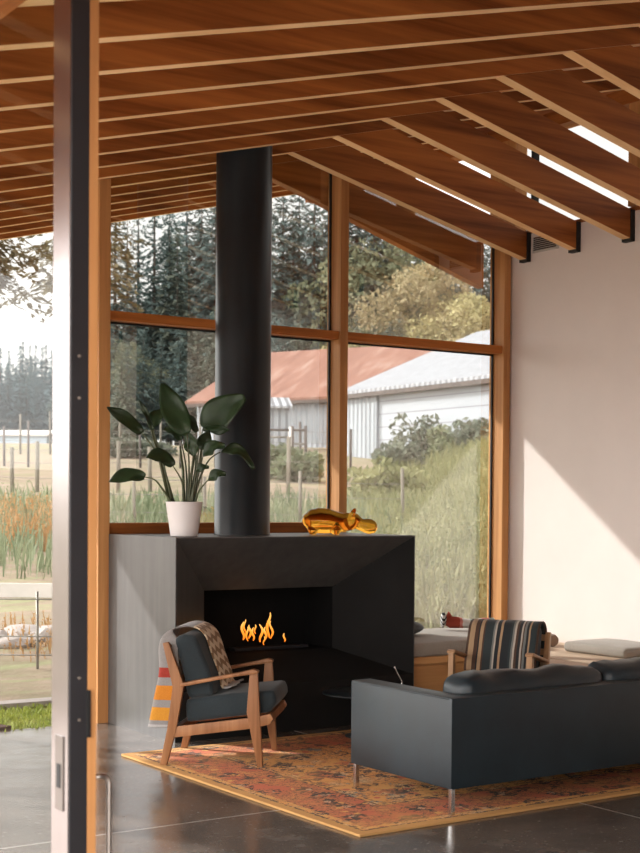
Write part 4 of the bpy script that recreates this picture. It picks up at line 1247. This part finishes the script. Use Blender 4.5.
for (j, px), p in hillz.items():
    if px > 100 or px < -90: continue
    q = p+V((rt.uniform(-2, 2), rt.uniform(-2, 2), -.6)); s = rt.uniform(.42, .72)
    tree(hill, htrunk, q, s, rt.uniform(0, 6), 'hill_conifer', 'small blue green conifer on the forested hill at far left', 'conifers on the far hill')
# autumn trees by the barns
am = [round_tree_mesh(31, 9, 4.0, 260, .13), round_tree_mesh(32, 9, 3.6, 260, .13)]
am[0].materials.append(M['autumn']); am[1].materials.append(M['autumn_green'])
tm2 = trunk_mesh(9, .2, .7)
def autumn(px, d, yt, k, label):
    b_ = WP(px, d); s = (at_depth(px, yt, d).z-b_.z)/9
    tree(am[k], tm2, b_, s, rg.uniform(0, 6), 'autumn_tree', label, 'autumn trees', 1)
autumn(412, 86, 272, 0, 'largest pale yellow autumn tree above the shed roof')
autumn(452, 85, 300, 0, 'pale yellow autumn tree at the right end of the shed roof')
autumn(388, 89, 312, 1, 'yellow green tree beside the largest autumn tree')
autumn(372, 92, 240, 1, 'tall olive gold tree behind the middle post')
autumn(478, 84, 318, 0, 'yellow autumn tree nearest the right window jamb')
conifer(121, 76, 338, 3, 'low grey green conifer behind the plant, left pane')
autumn(124, 86, 346, 1, 'olive tree below the sparse conifers in the left pane')
autumn(350, 84, 345, 0, 'low golden tree above the ridge of the rusted roof')
def bush(px, d, yt, r, label, mat='bush', seed=1):
    rn = random.Random(seed); bm = bmesh.new(); b_ = WP(px, d); h = max(.5, at_depth(px, yt, d).z-b_.z)
    for k in range(16):
        a = rn.uniform(0, 6.28); q = rn.uniform(0, .8)*r
        leafcloud(bm, rn, V((math.cos(a)*q, math.sin(a)*q, h*rn.uniform(.2, .7))), (r*.42, r*.42, h*.3), 90, .10)
    t = MB(); t.add(bm); o = t.build('bramble_bush', M[mat], loc=b_); tag(o, label, 'bush')
bush(421, 46, 411, 1.0, 'grey green bramble bush against the white shed wall', 'bush', 2)
bush(450, 45, 422, 1.0, 'lower bramble bush right of the grey green one', 'weed_green', 3)
bush(476, 44, 414, 1.0, 'bramble bush nearest the right window jamb', 'bush', 4)
bush(398, 40, 436, .8, 'small dark bush at the foot of the corrugated wall', 'bush', 5)
bush(280, 38, 441, .6, 'green bush behind the dark rail gate', 'weed_green', 6)
bush(300, 37, 447, .7, 'green bush at the right end of the rail gate', 'weed_green', 7)
bush(120, 50, 436, 1.0, 'grey green bush beyond the field in the left pane', 'bush', 8)
bush(150, 52, 438, 1.1, 'low scrub bush just behind the potted plant', 'bush', 9)
bush(385, 30, 455, 1.0, 'yellow green thicket below the corrugated wall', 'weed', 10)

# ------------------------------------------------------------------ light
sun = bpy.data.lights.new('sun', 'SUN'); so_ = bpy.data.objects.new('sun', sun); col.objects.link(so_)
dirv = V((.60, -1, -.595)).normalized()
so_.rotation_euler = dirv.to_track_quat('-Z', 'Y').to_euler()
sun.energy = 2.9; sun.color = (1, .97, .95); sun.angle = R(.6)
w = bpy.data.worlds.new('world'); scene.world = w; w.use_nodes = True
nt = w.node_tree; nt.nodes.clear()
o = nt.nodes.new('ShaderNodeOutputWorld'); b = nt.nodes.new('ShaderNodeBackground')
tc = nt.nodes.new('ShaderNodeTexCoord'); sp = nt.nodes.new('ShaderNodeSeparateXYZ'); cr = nt.nodes.new('ShaderNodeValToRGB')
nt.links.new(tc.outputs['Generated'], sp.inputs[0]); nt.links.new(sp.outputs[2], cr.inputs[0])
cr.color_ramp.elements[0].position = 0; cr.color_ramp.elements[0].color = (.87, .82, .78, 1)
cr.color_ramp.elements[1].position = .7; cr.color_ramp.elements[1].color = (.80, .78, .78, 1)
nt.links.new(cr.outputs[0], b.inputs[0])
mr = nt.nodes.new('ShaderNodeMapRange')      # sky strength boosted out of view on the sun's side to brighten the room
mr.inputs['From Min'].default_value = .28; mr.inputs['From Max'].default_value = -.45
mr.inputs['To Min'].default_value = .85; mr.inputs['To Max'].default_value = 3.1
nt.links.new(sp.outputs[0], mr.inputs['Value']); nt.links.new(mr.outputs[0], b.inputs[1])
nt.links.new(b.outputs[0], o.inputs[0])

vs = scene.view_settings
vs.view_transform = 'Standard'; vs.look = 'None'; vs.gamma = 1; vs.use_curve_mapping = False; vs.exposure = 1.12
scene.cycles.use_denoising = True
scene.cycles.max_bounces = 10; scene.cycles.diffuse_bounces = 5; scene.cycles.transparent_max_bounces = 16
scene.cycles.caustics_refractive = False
